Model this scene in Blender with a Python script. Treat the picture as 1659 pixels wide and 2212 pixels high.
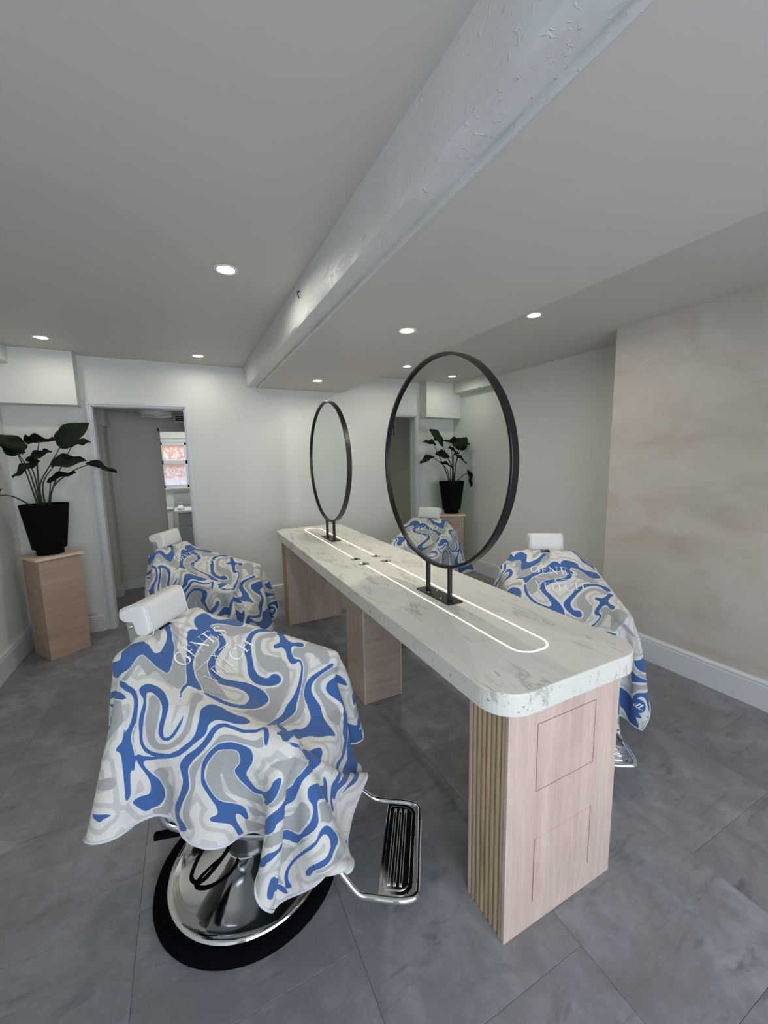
import bpy, bmesh, math, random
import numpy as np
from mathutils import Vector, Matrix
for o in list(bpy.data.objects): bpy.data.objects.remove(o)
SC = bpy.context.scene
COL = SC.collection
PI = math.pi
# ------------------------------------------------------------------ camera
FPX = 860.72
cam = bpy.data.cameras.new('camera'); cam.sensor_fit = 'HORIZONTAL'; cam.sensor_width = 36.0
cam.lens = 36.0*FPX/1659.0; cam.clip_start = .02
co = bpy.data.objects.new('camera', cam); COL.objects.link(co)
yaw, pitch, roll = math.radians(26.3007), math.radians(7.8444), math.radians(-1.1139)
fw = Vector((math.sin(yaw)*math.cos(pitch), math.cos(yaw)*math.cos(pitch), -math.sin(pitch)))
rt = Vector((math.cos(yaw), -math.sin(yaw), 0)); up = rt.cross(fw)
r2 = math.cos(roll)*rt+math.sin(roll)*up; u2 = -math.sin(roll)*rt+math.cos(roll)*up
M = Matrix.Identity(4)
for i in range(3): M[i][0] = r2[i]; M[i][1] = u2[i]; M[i][2] = -fw[i]
M.translation = (0, 0, 1.55); co.matrix_world = M
SC.camera = co
# ------------------------------------------------------------------ world, daylight, exposure
w = bpy.data.worlds.new('world'); SC.world = w; w.use_nodes = True
bg = w.node_tree.nodes['Background']; bg.inputs[0].default_value = (.72, .85, 1, 1); bg.inputs[1].default_value = 1.0
def area(name, loc, rot, sx, sy, power, col, shape='RECTANGLE', spread=PI):
    l = bpy.data.lights.new(name, 'AREA'); l.shape = shape; l.size = sx
    if shape in ('RECTANGLE', 'ELLIPSE'): l.size_y = sy
    l.energy = power; l.color = col; l.spread = spread
    o = bpy.data.objects.new(name, l); COL.objects.link(o); o.location = loc; o.rotation_euler = rot
    return o
# daylight entering through the shop window behind the camera, and over the yard behind the washroom window
area('shopfront_daylight', (.60, -1.85, 1.55), (math.radians(74), 0, 0), 2.9, 1.9, 122, (.77, .85, 1.0))
area('yard_daylight', (.1, 7.75, 3.2), (math.radians(-12), 0, 0), 2.2, 1.2, 110, (.9, .95, 1.0))
SC.view_settings.view_transform = 'Standard'; SC.view_settings.look = 'None'
SC.view_settings.gamma = 1; SC.view_settings.use_curve_mapping = False
SC.view_settings.exposure = -0.1
# ------------------------------------------------------------------ helpers
def srgb(r, g, b):
    return tuple(((c/255)/12.92 if c/255 <= .04045 else ((c/255+.055)/1.055)**2.4) for c in (r, g, b))+(1,)
def mat(name, col, rough=.5, metal=0., spec=.5):
    m = bpy.data.materials.new(name); m.use_nodes = True
    b = m.node_tree.nodes['Principled BSDF']
    b.inputs['Base Color'].default_value = col; b.inputs['Roughness'].default_value = rough
    b.inputs['Metallic'].default_value = metal; b.inputs['Specular IOR Level'].default_value = spec
    return m
class NT:
    def __init__(s, m): s.m = m; s.t = m.node_tree; s.b = s.t.nodes['Principled BSDF']
    def n(s, k, **kw):
        x = s.t.nodes.new(k)
        for a, v in kw.items():
            if a in x.inputs: x.inputs[a].default_value = v
            else: setattr(x, a, v)
        return x
    def l(s, a, b): s.t.links.new(a, b)
    def coords(s, scale=(1, 1, 1), kind='Object', rot=(0, 0, 0)):
        tc = s.n('ShaderNodeTexCoord'); mp = s.n('ShaderNodeMapping'); s.l(tc.outputs[kind], mp.inputs[0])
        mp.inputs['Scale'].default_value = scale; mp.inputs['Rotation'].default_value = rot
        return mp.outputs[0]
    def noise(s, vec, scale, detail=4, rough=.55, dist=0.):
        n = s.n('ShaderNodeTexNoise'); s.l(vec, n.inputs['Vector'])
        n.inputs['Scale'].default_value = scale; n.inputs['Detail'].default_value = detail
        n.inputs['Roughness'].default_value = rough; n.inputs['Distortion'].default_value = dist
        return n.outputs['Fac']
    def ramp(s, fac, stops):
        r = s.n('ShaderNodeValToRGB'); s.l(fac, r.inputs[0]); e = r.color_ramp.elements
        while len(e) < len(stops): e.new(.5)
        for k, (p, c) in enumerate(stops): e[k].position = p; e[k].color = c
        return r.outputs[0]
    def mix(s, fac, a, b, mode='MIX'):
        x = s.n('ShaderNodeMix', data_type='RGBA', blend_type=mode)
        for v, i in ((fac, 0), (a, 6), (b, 7)):
            if hasattr(v, 'is_linked') or hasattr(v, 'links'): s.l(v, x.inputs[i])
            else: x.inputs[i].default_value = v
        return x.outputs[2]
    def bump(s, h, strength=.3, dist=.01, normal=None):
        b = s.n('ShaderNodeBump'); s.l(h, b.inputs['Height']); b.inputs['Strength'].default_value = strength
        b.inputs['Distance'].default_value = dist
        if normal is not None: s.l(normal, b.inputs['Normal'])
        s.l(b.outputs[0], s.b.inputs['Normal']); return b.outputs[0]
    def base(s, c): s.l(c, s.b.inputs['Base Color'])
def g(v, a=1): return (v, v, v, a)
def paint(name, col, var=.04, bump=.06):
    m = mat(name, col, .55, 0, .3); t = NT(m); v = t.coords()
    n = t.noise(v, 1.3, 5); c = t.mix(t.ramp(n, [(.3, g(0)), (.7, g(1))]), tuple(x*(1-var) for x in col[:3])+(1,), col); t.base(c)
    t.bump(t.noise(v, 60, 3), bump, .002); return m
def wood(name, c1, c2, axis='z', grain=1.0, rough=.55):
    m = mat(name, c1, rough, 0, .3); t = NT(m)
    sc = {'z': (14, 14, .9), 'x': (.9, 14, 14), 'y': (14, .9, 14)}[axis]
    v = t.coords(sc); n = t.noise(v, 2.2*grain, 6, .6, .6); n2 = t.noise(t.coords(tuple(x*4 for x in sc)), 3*grain, 3, .6)
    n3 = t.noise(t.coords(), 2.5, 3)
    c = t.mix(t.ramp(n, [(.35, g(0)), (.68, g(1))]), c1, c2)
    c = t.mix(t.ramp(n2, [(.45, g(0)), (.8, g(.35))]), c, tuple(x*.72 for x in c2[:3])+(1,))
    c = t.mix(t.ramp(n3, [(.3, g(0)), (.75, g(.35))]), c, tuple(min(1, x*1.25) for x in c1[:3])+(1,))
    t.base(c); t.bump(n2, .12, .001); return m
MT = {}
MT['wall'] = paint('wall_paint', srgb(218, 220, 213))
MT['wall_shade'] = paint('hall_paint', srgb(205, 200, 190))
MT['ceiling'] = paint('ceiling_paint', srgb(214, 209, 203), .03)
MT['trim'] = mat('gloss_trim', srgb(206, 209, 210), .35)
MT['white'] = mat('white_plastic', srgb(235, 235, 232), .35)
MT['black'] = mat('black_metal', srgb(16, 16, 18), .38, 0, .5)
MT['rubber'] = mat('black_rubber', srgb(8, 9, 12), .9, 0, .04)
MT['pot'] = mat('black_matt_pot', srgb(9, 9, 10), .9, 0, .15)
MT['chrome'] = mat('chrome', (.83, .84, .85, 1), .07, 1)
MT['steel'] = mat('brushed_steel', (.55, .55, .54, 1), .3, 1)
MT['mirror'] = mat('mirror_glass', (.80, .845, .80, 1), .0, 1)
MT['dark'] = mat('dark_slot', srgb(14, 14, 14), .8)
def mk():
    # painted timber beam
    m = mat('beam_paint', srgb(220, 222, 220), .42, 0, .5); t = NT(m); v = t.coords()
    a = t.noise(t.coords((1, .35, 1)), 9, 4); b = t.noise(v, 42, 2, .5, 1.2)
    vb = t.ramp(b, [(.62, g(0)), (.72, g(1))]); x = t.bump(a, .35, .02); t.bump(vb, .35, .004, x); MT['beam'] = m
    # bare pink-grey plaster
    m = mat('bare_plaster', srgb(190, 178, 162), .7, 0, .25); t = NT(m)
    n1 = t.noise(t.coords((1, 1, 1)), 1.1, 6, .6, .4); n2 = t.noise(t.coords((1, .6, 1.4)), 2.7, 5, .6, .6); n3 = t.noise(t.coords(), .55, 3)
    c = t.mix(t.ramp(n1, [(.32, g(0)), (.66, g(1))]), srgb(180, 173, 158), srgb(204, 197, 187))
    c = t.mix(t.ramp(n2, [(.5, g(0)), (.74, g(.65))]), c, srgb(168, 153, 134))
    c = t.mix(t.ramp(n3, [(.45, g(0)), (.7, g(.6))]), c, srgb(198, 176, 158)); t.base(c)
    t.bump(n2, .1, .006); MT['plaster'] = m
    # stone-look vinyl tile
    m = mat('floor_tile', srgb(100, 102, 106), .42, 0, .4); t = NT(m); v = t.coords((1, 1, 1))
    oi = t.n('ShaderNodeObjectInfo'); add = t.n('ShaderNodeVectorMath', operation='MULTIPLY_ADD')
    cmb = t.n('ShaderNodeCombineXYZ'); t.l(oi.outputs['Random'], cmb.inputs[0]); t.l(oi.outputs['Random'], cmb.inputs[1])
    t.l(cmb.outputs[0], add.inputs[0]); add.inputs[1].default_value = (37, 19, 0); t.l(v, add.inputs[2]); vv = add.outputs[0]
    n1 = t.noise(vv, 2.6, 8, .62, .3); n2 = t.noise(vv, 9, 7, .65, .5); mp = t.n('ShaderNodeMapping'); t.l(vv, mp.inputs[0])
    mp.inputs['Scale'].default_value = (1.6, 7, 1); mp.inputs['Rotation'].default_value = (0, 0, .5); n3 = t.noise(mp.outputs[0], 2.2, 7, .7, .8)
    c = t.mix(t.ramp(n1, [(.36, g(0)), (.64, g(1))]), srgb(122, 122, 123), srgb(148, 149, 152))
    c = t.mix(t.ramp(n2, [(.40, g(0)), (.62, g(.8))]), c, srgb(118, 118, 119))
    c = t.mix(t.ramp(n3, [(.56, g(0)), (.72, g(.9))]), c, srgb(94, 94, 97))
    c = t.mix(t.ramp(t.noise(vv, 34, 3, .6), [(.62, g(0)), (.78, g(.35))]), c, srgb(166, 167, 170))
    hs = t.n('ShaderNodeHueSaturation'); t.l(c, hs.inputs['Color']); mr = t.n('ShaderNodeMapRange'); t.l(oi.outputs['Random'], mr.inputs[0])
    mr.inputs[3].default_value = .955; mr.inputs[4].default_value = 1.035; t.l(mr.outputs[0], hs.inputs['Value']); t.base(hs.outputs[0])
    t.bump(n2, .18, .003); t.l(t.ramp(n1, [(.2, g(.36)), (.8, g(.52))]), t.b.inputs['Roughness']); MT['tile'] = m
    # travertine-look solid surface
    m = mat('stone_top', srgb(200, 200, 190), .36, 0, .4); t = NT(m)
    a = t.noise(t.coords((3.2, .62, 1), rot=(0, 0, -.12)), 3.4, 8, .66, .9); b = t.noise(t.coords((9, 2.2, 9), rot=(0, 0, -.1)), 3, 7, .7, .9)
    s_ = t.noise(t.coords(), 95, 2, .5); c0 = t.noise(t.coords(), 1.4, 4)
    c = t.mix(t.ramp(c0, [(.3, g(0)), (.7, g(1))]), srgb(216, 214, 202), srgb(228, 226, 215))
    c = t.mix(t.ramp(a, [(.565, g(0)), (.60, g(.65)), (.635, g(0))]), c, srgb(150, 148, 138))
    c = t.mix(t.ramp(b, [(.54, g(0)), (.70, g(.55))]), c, srgb(188, 186, 175))
    ge = t.n('ShaderNodeNewGeometry'); sp = t.n('ShaderNodeSeparateXYZ'); t.l(ge.outputs['Normal'], sp.inputs[0])
    side = t.ramp(sp.outputs['Z'], [(.3, g(1)), (.8, g(.12))]); pit = t.ramp(s_, [(.655, g(0)), (.7, g(.85))])
    mu = t.n('ShaderNodeMath', operation='MULTIPLY'); t.l(side, mu.inputs[0]); t.l(pit, mu.inputs[1])
    c = t.mix(mu.outputs[0], c, srgb(110, 112, 110)); t.base(c); t.bump(mu.outputs[0], .2, .001); MT['stone'] = m
    MT['ply'] = wood('limed_ply', srgb(212, 189, 174), srgb(190, 165, 150), 'z')
    MT['ply_h'] = wood('limed_ply_cross', srgb(204, 184, 168), srgb(178, 154, 138), 'x')
    MT['ped'] = wood('pedestal_ply', srgb(186, 160, 140), srgb(164, 138, 120), 'x', .7)
    MT['edge'] = wood('ply_edge', srgb(226, 206, 186), srgb(206, 182, 160), 'z')
    MT['reed'] = wood('reeded_oak', srgb(196, 172, 142), srgb(150, 124, 96), 'z', 1.6)
    # headrest leatherette
    m = mat('white_leatherette', srgb(222, 221, 214), .42, 0, .4); t = NT(m)
    t.bump(t.noise(t.coords(), 420, 3), .12, .001); MT['leather'] = m
    # leaf
    m = mat('leaf_green', srgb(20, 34, 24), .62, 0, .12); t = NT(m)
    oi = t.n('ShaderNodeObjectInfo'); c = t.mix(oi.outputs['Random'], srgb(13, 24, 18), srgb(30, 44, 26)); n = t.noise(t.coords(), 16, 3)
    c = t.mix(t.ramp(n, [(.4, g(0)), (.75, g(.5))]), c, srgb(10, 19, 15)); t.base(c); MT['leaf'] = m
    MT['stem'] = mat('stem_green', srgb(36, 48, 28), .5)
    MT['soil'] = mat('dark_soil', srgb(24, 19, 15), .95)
    for nm, cl, st in (('led_glow', (1, .84, .52, 1), 3.2), ('downlight_glow', (1, .97, .92, 1), 14.), ):
        m = bpy.data.materials.new(nm); m.use_nodes = True; b = m.node_tree.nodes['Principled BSDF']
        b.inputs['Base Color'].default_value = g(.8); b.inputs['Emission Color'].default_value = cl; b.inputs['Emission Strength'].default_value = st; MT[nm] = m
    # textured window glass
    m = bpy.data.materials.new('textured_glass'); m.use_nodes = True; t = m.node_tree; t.nodes.clear()
    o = t.nodes.new('ShaderNodeOutputMaterial'); a = t.nodes.new('ShaderNodeBsdfTransparent'); b = t.nodes.new('ShaderNodeBsdfTranslucent'); c = t.nodes.new('ShaderNodeMixShader')
    b.inputs[0].default_value = (.9, .93, 1, 1); n = t.nodes.new('ShaderNodeTexNoise'); n.inputs['Scale'].default_value = 30; r = t.nodes.new('ShaderNodeMapRange')
    tc = t.nodes.new('ShaderNodeTexCoord'); t.links.new(tc.outputs['Object'], n.inputs[0]); r.inputs[1].default_value = .35; r.inputs[2].default_value = .7; r.inputs[3].default_value = .05; r.inputs[4].default_value = .55
    t.links.new(n.outputs[0], r.inputs[0]); t.links.new(r.outputs[0], c.inputs[0]); t.links.new(a.outputs[0], c.inputs[1]); t.links.new(b.outputs[0], c.inputs[2]); t.links.new(c.outputs[0], o.inputs[0]); MT['tglass'] = m
    m = mat('clear_glass', (1, 1, 1, 1), .02); m.node_tree.nodes['Principled BSDF'].inputs['Transmission Weight'].default_value = 1; m.node_tree.nodes['Principled BSDF'].inputs['IOR'].default_value = 1.45; MT['glass'] = m
    m = mat('thin_pane', (1, 1, 1, 1), .0); t = m.node_tree; bs = t.nodes['Principled BSDF']; tr = t.nodes.new('ShaderNodeBsdfTransparent'); mx = t.nodes.new('ShaderNodeMixShader'); mx.inputs[0].default_value = .06
    t.links.new(tr.outputs[0], mx.inputs[1]); t.links.new(bs.outputs[0], mx.inputs[2]); t.links.new(mx.outputs[0], t.nodes['Material Output'].inputs[0]); bs.inputs['Metallic'].default_value = 1; MT['pane'] = m
mk()
def box(bm, x0, x1, y0, y1, z0, z1):
    vs = [bm.verts.new(p) for p in ((x0,y0,z0),(x1,y0,z0),(x1,y1,z0),(x0,y1,z0),(x0,y0,z1),(x1,y0,z1),(x1,y1,z1),(x0,y1,z1))]
    for f in ((3,2,1,0),(4,5,6,7),(0,1,5,4),(1,2,6,5),(2,3,7,6),(3,0,4,7)): bm.faces.new([vs[i] for i in f])
def BM(): return bmesh.new()
def obj(name, bm, m, parent=None, smooth=False, bevel=0, seg=2, sub=0, loc=None):
    me = bpy.data.meshes.new(name)
    if isinstance(bm, bmesh.types.BMesh):
        bmesh.ops.recalc_face_normals(bm, faces=bm.faces[:]); bm.to_mesh(me); bm.free()
    else: me.from_pydata([tuple(v) for v in bm[0]], [], [tuple(f) for f in bm[1]])
    me.update(); o = bpy.data.objects.new(name, me); COL.objects.link(o)
    for mm in (m if isinstance(m, (list, tuple)) else [m]): me.materials.append(MT[mm] if isinstance(mm, str) else mm)
    if parent is not None: o.parent = parent
    if loc: o.location = loc
    if smooth: me.polygons.foreach_set('use_smooth', [True]*len(me.polygons))
    if bevel:
        b = o.modifiers.new('bevel', 'BEVEL'); b.width = bevel; b.segments = seg; b.limit_method = 'ANGLE'; b.angle_limit = .6
        me.polygons.foreach_set('use_smooth', [True]*len(me.polygons)); wn = o.modifiers.new('wn', 'WEIGHTED_NORMAL'); wn.keep_sharp = True
    if sub: s = o.modifiers.new('sub', 'SUBSURF'); s.levels = s.render_levels = sub
    return o
def bx(name, a, m, parent=None, **kw):
    b = BM(); box(b, *a); return obj(name, b, m, parent, **kw)
def tag(o, label=None, cat=None, group=None, kind=None):
    for k, v in (('label', label), ('category', cat), ('group', group), ('kind', kind)):
        if v: o[k] = v
    return o
def thing(name, label, cat, loc=(0, 0, 0), rz=0, group=None):
    o = bpy.data.objects.new(name, None); COL.objects.link(o); o.location = loc; o.rotation_euler = (0, 0, rz); o.empty_display_size = .1
    return tag(o, label, cat, group)
def struct(o, label=None): o['kind'] = 'structure'; return tag(o, label)
def smooth_path(pts, n=8, closed=False):
    P = [Vector(p) for p in pts]; out = []; N = len(P)
    for i in range(N if closed else N-1):
        a = P[(i-1) % N] if closed or i else P[0]*2-P[1]; b = P[i]; c = P[(i+1) % N]; d = P[(i+2) % N] if closed or i+2 < N else P[-1]*2-P[-2]
        for k in range(n):
            t = k/n; out.append(.5*((2*b)+(c-a)*t+(2*a-5*b+4*c-d)*t*t+(3*b-a-3*c+d)*t**3))
    if not closed: out.append(P[-1])
    return out
def tube(bm, pts, r, ns=10, closed=False, flat=1.0):
    pts = [Vector(p) for p in pts]; N = len(pts); rr = r if isinstance(r, (list, tuple)) else [r]*N
    rings = []; prev = None
    for i, p in enumerate(pts):
        a = pts[(i-1) % N] if (closed or i) else p; b = pts[(i+1) % N] if (closed or i < N-1) else p
        t = (b-a).normalized()
        if prev is None:
            q = Vector((0, 0, 1)) if abs(t.z) < .9 else Vector((1, 0, 0)); u = t.cross(q).normalized()
        else: u = (prev-t*prev.dot(t)).normalized()
        prev = u; v = t.cross(u)
        rings.append([bm.verts.new(p+(u*math.cos(2*PI*k/ns)+v*flat*math.sin(2*PI*k/ns))*rr[i]) for k in range(ns)])
    for i in range(N if closed else N-1):
        A, B = rings[i], rings[(i+1) % N]
        for k in range(ns): bm.faces.new((A[k], A[(k+1) % ns], B[(k+1) % ns], B[k]))
    if not closed: bm.faces.new(rings[0][::-1]); bm.faces.new(rings[-1])
def lathe(bm, prof, ns=48, c=(0, 0, 0), axis='z', sx=1., sy=1.):
    rings = []
    for r, z in prof:
        if r < 1e-6: rings.append([bm.verts.new(rot3((0, 0, z), axis, c))])
        else: rings.append([bm.verts.new(rot3((r*math.cos(2*PI*k/ns)*sx, r*math.sin(2*PI*k/ns)*sy, z), axis, c)) for k in range(ns)])
    for A, B in zip(rings, rings[1:]):
        for k in range(ns):
            k2 = (k+1) % ns
            if len(A) == 1 and len(B) == 1: continue
            if len(A) == 1: bm.faces.new((A[0], B[k], B[k2]))
            elif len(B) == 1: bm.faces.new((A[k], A[k2], B[0]))
            else: bm.faces.new((A[k], A[k2], B[k2], B[k]))
def rot3(p, axis, c):
    x, y, z = p
    if axis == 'x': x, y, z = z, x, y
    elif axis == 'y': x, y, z = x, z, y
    return (x+c[0], y+c[1], z+c[2])
def copy_tree(o, parent=None):
    c = o.copy(); COL.objects.link(c); c.parent = parent
    for ch in o.children: copy_tree(ch, c)
    return c
# ------------------------------------------------------------------ the room shell
XL, XR, XB, YB, YF, ZC = -1.30, 3.41, 3.012, 4.35, -1.6, 2.462
fl = struct(bx('floor', (XL-.1, XR+.1, YF-.1, 7.4, -.06, -.004), 'dark'), 'grey stone-look tiled floor')
def tile_mesh(wx, wy):
    b = BM(); e = .0003; c = .0008
    ring = lambda i, z: [b.verts.new(p) for p in ((i, i, z), (wx-i, i, z), (wx-i, wy-i, z), (i, wy-i, z))]
    A = ring(e, -.004); B = ring(e, -.0012); D = ring(e+c, 0)
    for p, q in ((A, B), (B, D)):
        for k in range(4): b.faces.new((p[k], p[(k+1) % 4], q[(k+1) % 4], q[k]))
    b.faces.new(D); me = bpy.data.meshes.new('tile'); b.to_mesh(me); b.free(); me.materials.append(MT['tile']); return me
TM = {}
def add_tile(x0, x1, y0, y1):
    k = (round(x1-x0, 3), round(y1-y0, 3))
    if min(k) < .02: return
    if k not in TM: TM[k] = tile_mesh(*k)
    o = bpy.data.objects.new('tile', TM[k]); COL.objects.link(o); o.location = (x0, y0, 0); o.parent = fl
TX = [-1.30, -.895, -.26, .375, 1.01, 1.645, 2.28, 2.915, 3.41]
for i in range(len(TX)-1):
    y = -1.6-.0; off = .69+(0 if i % 2 else .315)
    ys = [YF]+[off+.63*k for k in range(-4, 7) if YF+.02 < off+.63*k < YB-.02]+[YB]
    for a, b_ in zip(ys, ys[1:]): add_tile(TX[i], TX[i+1], a, b_)
for i in range(4):
    for j in range(5): add_tile(-.895+.5*i, -.895+.5*(i+1), YB+.6*j, YB+.6*(j+1))
struct(bx('wall_left', (XL-.1, XL, YF, YB+.1, 0, 2.6), 'wall'))
# back wall with the doorway cut out
DX0, DX1, DZ = -.70, .04, 2.05
b = BM(); box(b, XL, DX0, YB, YB+.12, 0, 2.6); box(b, DX1, XR, YB, YB+.12, 0, 2.6); box(b, DX0, DX1, YB, YB+.12, DZ, 2.6)
struct(obj('wall_back', b, 'wall'))
struct(bx('wall_right', (XR, XR+.1, YF, YB+.12, 0, 2.6), 'wall'))
struct(bx('wall_right_plaster', (XB, XR, YF, 2.054, 0, 2.6), 'plaster', bevel=.006), 'bare pinkish plaster chimney breast')
# front wall behind the camera: big shop window and glazed door
b = BM(); box(b, XL, -.85, YF-.15, YF, 0, 2.6); box(b, 2.05, XR+.1, YF-.15, YF, 0, 2.6); box(b, -.85, 2.05, YF-.15, YF, 0, .4); box(b, -.85, 2.05, YF-.15, YF, 2.3, 2.6)
struct(obj('wall_front', b, 'wall'))
b = BM()
for x in (-.85, .1, 1.05, 1.99): box(b, x, x+.06, YF-.12, YF-.05, .4, 2.3)
box(b, -.85, 2.05, YF-.12, YF-.05, .4, .46); box(b, -.85, 2.05, YF-.12, YF-.05, 2.24, 2.3)
wn = struct(obj('window_1', b, 'trim'))
bx('pane', (-.79, 1.99, YF-.09, YF-.086, .46, 2.24), 'pane', wn)
# ceilings
struct(bx('ceiling', (XL, .735, YF, YB, ZC, 2.62), 'ceiling'), 'white ceiling left of the beam')
struct(bx('ceiling_lowered', (.735, 1.655, YF, YB, 2.276, 2.62), 'ceiling'), 'lowered white ceiling strip beside the beam')
struct(bx('ceiling_right', (1.655, XR, YF, YB, 2.475, 2.62), 'ceiling'), 'white ceiling right of the lowered strip')
# rough painted beam
b = BM(); NY = 170; prof = [(.604, 2.463), (.609, 2.40), (.614, 2.335), (.619, 2.288), (.626, 2.276), (.66, 2.280), (.70, 2.285), (.722, 2.288), (.7225, 2.274), (.737, 2.2735)]
rnd = np.random.default_rng(4); rows = []
nz = rnd.normal(size=(NY+1, len(prof)))
for k in range(3): nz[1:-1] = (nz[:-2]+nz[1:-1]*2+nz[2:])/4
wv = np.cumsum(rnd.normal(size=NY+1)); wv = np.convolve(wv-wv.mean(), np.ones(9)/9, 'same'); wv = wv/np.abs(wv).max()
for i in range(NY+1):
    y = YF+(YB-YF)*i/NY; row = []
    for j, (x, z) in enumerate(prof):
        e = 1 if 2 <= j <= 7 else .3
        dx = nz[i, j]*.0035*e+(.004*wv[i] if j < 6 else 0); dz = nz[i, j]*.003*e*(2.0 if j in (3, 4, 5) else .6)+.003*wv[i]*(j in (3, 4))
        row.append(b.verts.new((x+dx, y, z+(dz if j not in (0, 8, 9) else 0))))
    rows.append(row)
for A, B in zip(rows, rows[1:]):
    for j in range(len(prof)-1): b.faces.new((A[j], A[j+1], B[j+1], B[j]))
bo = struct(obj('trim_1', b, 'beam', smooth=True), 'rough painted beam running along the ceiling'); es = bo.modifiers.new('es', 'EDGE_SPLIT'); es.split_angle = math.radians(28)
hk = BM(); tube(hk, smooth_path([(.618, 2.167, 2.41), (.600, 2.166, 2.412), (.596, 2.166, 2.400), (.600, 2.165, 2.375)], 4), .0035, 6)
obj('hook', hk, 'black', bo, smooth=True)
# boxed-in pipework in the corner
struct(bx('trim_2', (XL, -.76, 4.20, YB, 2.03, ZC), 'wall', bevel=.003), 'white boxing in the left back corner under the ceiling')
struct(bx('trim_3', (XL, -1.17, 2.3, 4.20, 2.335, ZC), 'wall', bevel=.003), 'narrow white boxing along the left wall under the ceiling')
# skirting boards
def skirt(name, p0, p1, nx, ny, h=.175, ends=(1, 1)):
    p0 = Vector((p0[0], p0[1], 0)); p1 = Vector((p1[0], p1[1], 0)); n = Vector((nx, ny, 0))
    prof = [(0, 0), (.020, 0), (.020, h*.80), (.0165, h*.815), (.0165, h*.86), (.019, h*.875), (.017, h*.92), (.008, h*.97), (.006, h), (0, h)]
    b = BM(); A = [b.verts.new(p0+n*a+Vector((0, 0, z))) for a, z in prof]; B = [b.verts.new(p1+n*a+Vector((0, 0, z))) for a, z in prof]
    for k in range(len(prof)): b.faces.new((A[k], A[(k+1) % len(prof)], B[(k+1) % len(prof)], B[k]))
    b.faces.new(A); b.faces.new(B[::-1]); return struct(obj(name, b, 'trim'))
skirt('baseboard_left', (XL, YF), (XL, YB), 1, 0, .19)
skirt('baseboard_back', (XL, YB), (-.765, YB), 0, -1, .155)
skirt('baseboard_back', (.085, YB), (XR, YB), 0, -1, .18)
skirt('baseboard_right', (XR, 2.054), (XR, YB), -1, 0, .18)
skirt('baseboard_right', (XB, YF), (XB, 2.054+.02), -1, 0, .185)
skirt('baseboard_right', (XB-.02, 2.054), (XR, 2.054), 0, 1, .185)
struct(bx('trim_4', (-1.03, -.83, YB-.012, YB, .165, .20), 'trim', bevel=.003), 'cable cover above the skirting beside the doorway')
# door casing, stepped
def casing():
    b = BM(); y = YB
    for (o0, o1, d) in ((.045, .028, .010), (.028, .012, .020), (.012, -.004, .013)):
        box(b, DX0-o0, DX0-o1, y-d, y+.01, 0, DZ+o0); box(b, DX1+o1*.6, DX1+o0*.6, y-d, y+.01, 0, DZ+o0*.8)
        box(b, DX0-o1, DX1+o1*.6, y-d, y+.01, DZ+o1*.8, DZ+o0*.8)
    return b
d1 = struct(obj('door_1', casing(), 'trim'), 'open doorway with a stepped white casing')
b = BM(); box(b, DX0-.004, DX0+.012, YB, YB+.12, 0, DZ); box(b, DX1-.012, DX1+.004, YB, YB+.12, 0, DZ); box(b, DX0, DX1, YB, YB+.12, DZ-.012, DZ+.004)
obj('door_lining', b, 'trim', d1); bx('threshold_strip', (DX0, DX1, YB+.03, YB+.055, 0, .004), 'steel', d1)
# ------------------------------------------------------------------ hall and washroom beyond the doorway
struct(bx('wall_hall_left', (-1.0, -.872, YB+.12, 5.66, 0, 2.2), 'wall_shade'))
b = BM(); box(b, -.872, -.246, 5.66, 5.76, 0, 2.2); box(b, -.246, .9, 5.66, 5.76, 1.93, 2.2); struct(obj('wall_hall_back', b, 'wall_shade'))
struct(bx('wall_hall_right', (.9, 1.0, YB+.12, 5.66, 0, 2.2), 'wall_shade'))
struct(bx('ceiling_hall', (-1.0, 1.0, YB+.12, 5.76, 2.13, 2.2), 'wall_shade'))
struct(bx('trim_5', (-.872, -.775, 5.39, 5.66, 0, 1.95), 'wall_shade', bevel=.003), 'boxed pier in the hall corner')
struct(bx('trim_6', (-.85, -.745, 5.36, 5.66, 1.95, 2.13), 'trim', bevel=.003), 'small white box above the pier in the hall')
skirt('baseboard_hall', (-.775, 5.66), (-.25, 5.66), 0, -1, .11)
skirt('baseboard_hall', (-.872, YB+.12), (-.872, 5.39), 1, 0, .11)
skirt('baseboard_hall', (-.872, 5.39), (-.765, 5.39), 0, -1, .11)
skirt('baseboard_hall', (-.775, 5.39), (-.775, 5.66), 1, 0, .11)
for nm, a in (('trim_7', (-.262, -.246, 5.645, 5.77, 0, 1.945)), ('trim_8', (-.262, .9, 5.645, 5.77, 1.915, 1.95))): struct(bx(nm, a, 'wall_shade'))
# washroom
struct(bx('wall_washroom_left', (-.62, -.5, 5.76, 7.3, 0, 2.5), 'wall'))
struct(bx('wall_washroom_right', (.9, 1.0, 5.76, 7.3, 0, 2.5), 'wall'))
struct(bx('ceiling_washroom', (-.62, 1.0, 5.76, 7.3, 2.4, 2.5), 'wall'))
WX0, WX1, WZ0, WZ1 = -.33, .45, 1.125, 1.905
b = BM(); box(b, -.5, WX0, 7.2, 7.3, 0, 2.4); box(b, WX1, .9, 7.2, 7.3, 0, 2.4); box(b, WX0, WX1, 7.2, 7.3, 0, WZ0); box(b, WX0, WX1, 7.2, 7.3, WZ1, 2.4)
struct(obj('wall_washroom_back', b, 'wall'))
b = BM()
for z0, z1 in ((WZ0, WZ0+.05), (1.50, 1.565), (1.80, 1.845)): box(b, WX0, WX1, 7.22, 7.27, z0, z1)
for x in (WX0, .015, WX1-.04): box(b, x, x+.04, 7.22, 7.27, WZ0, 1.845)
box(b, WX0, WX1, 7.215, 7.275, 1.845, WZ1)
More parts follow.
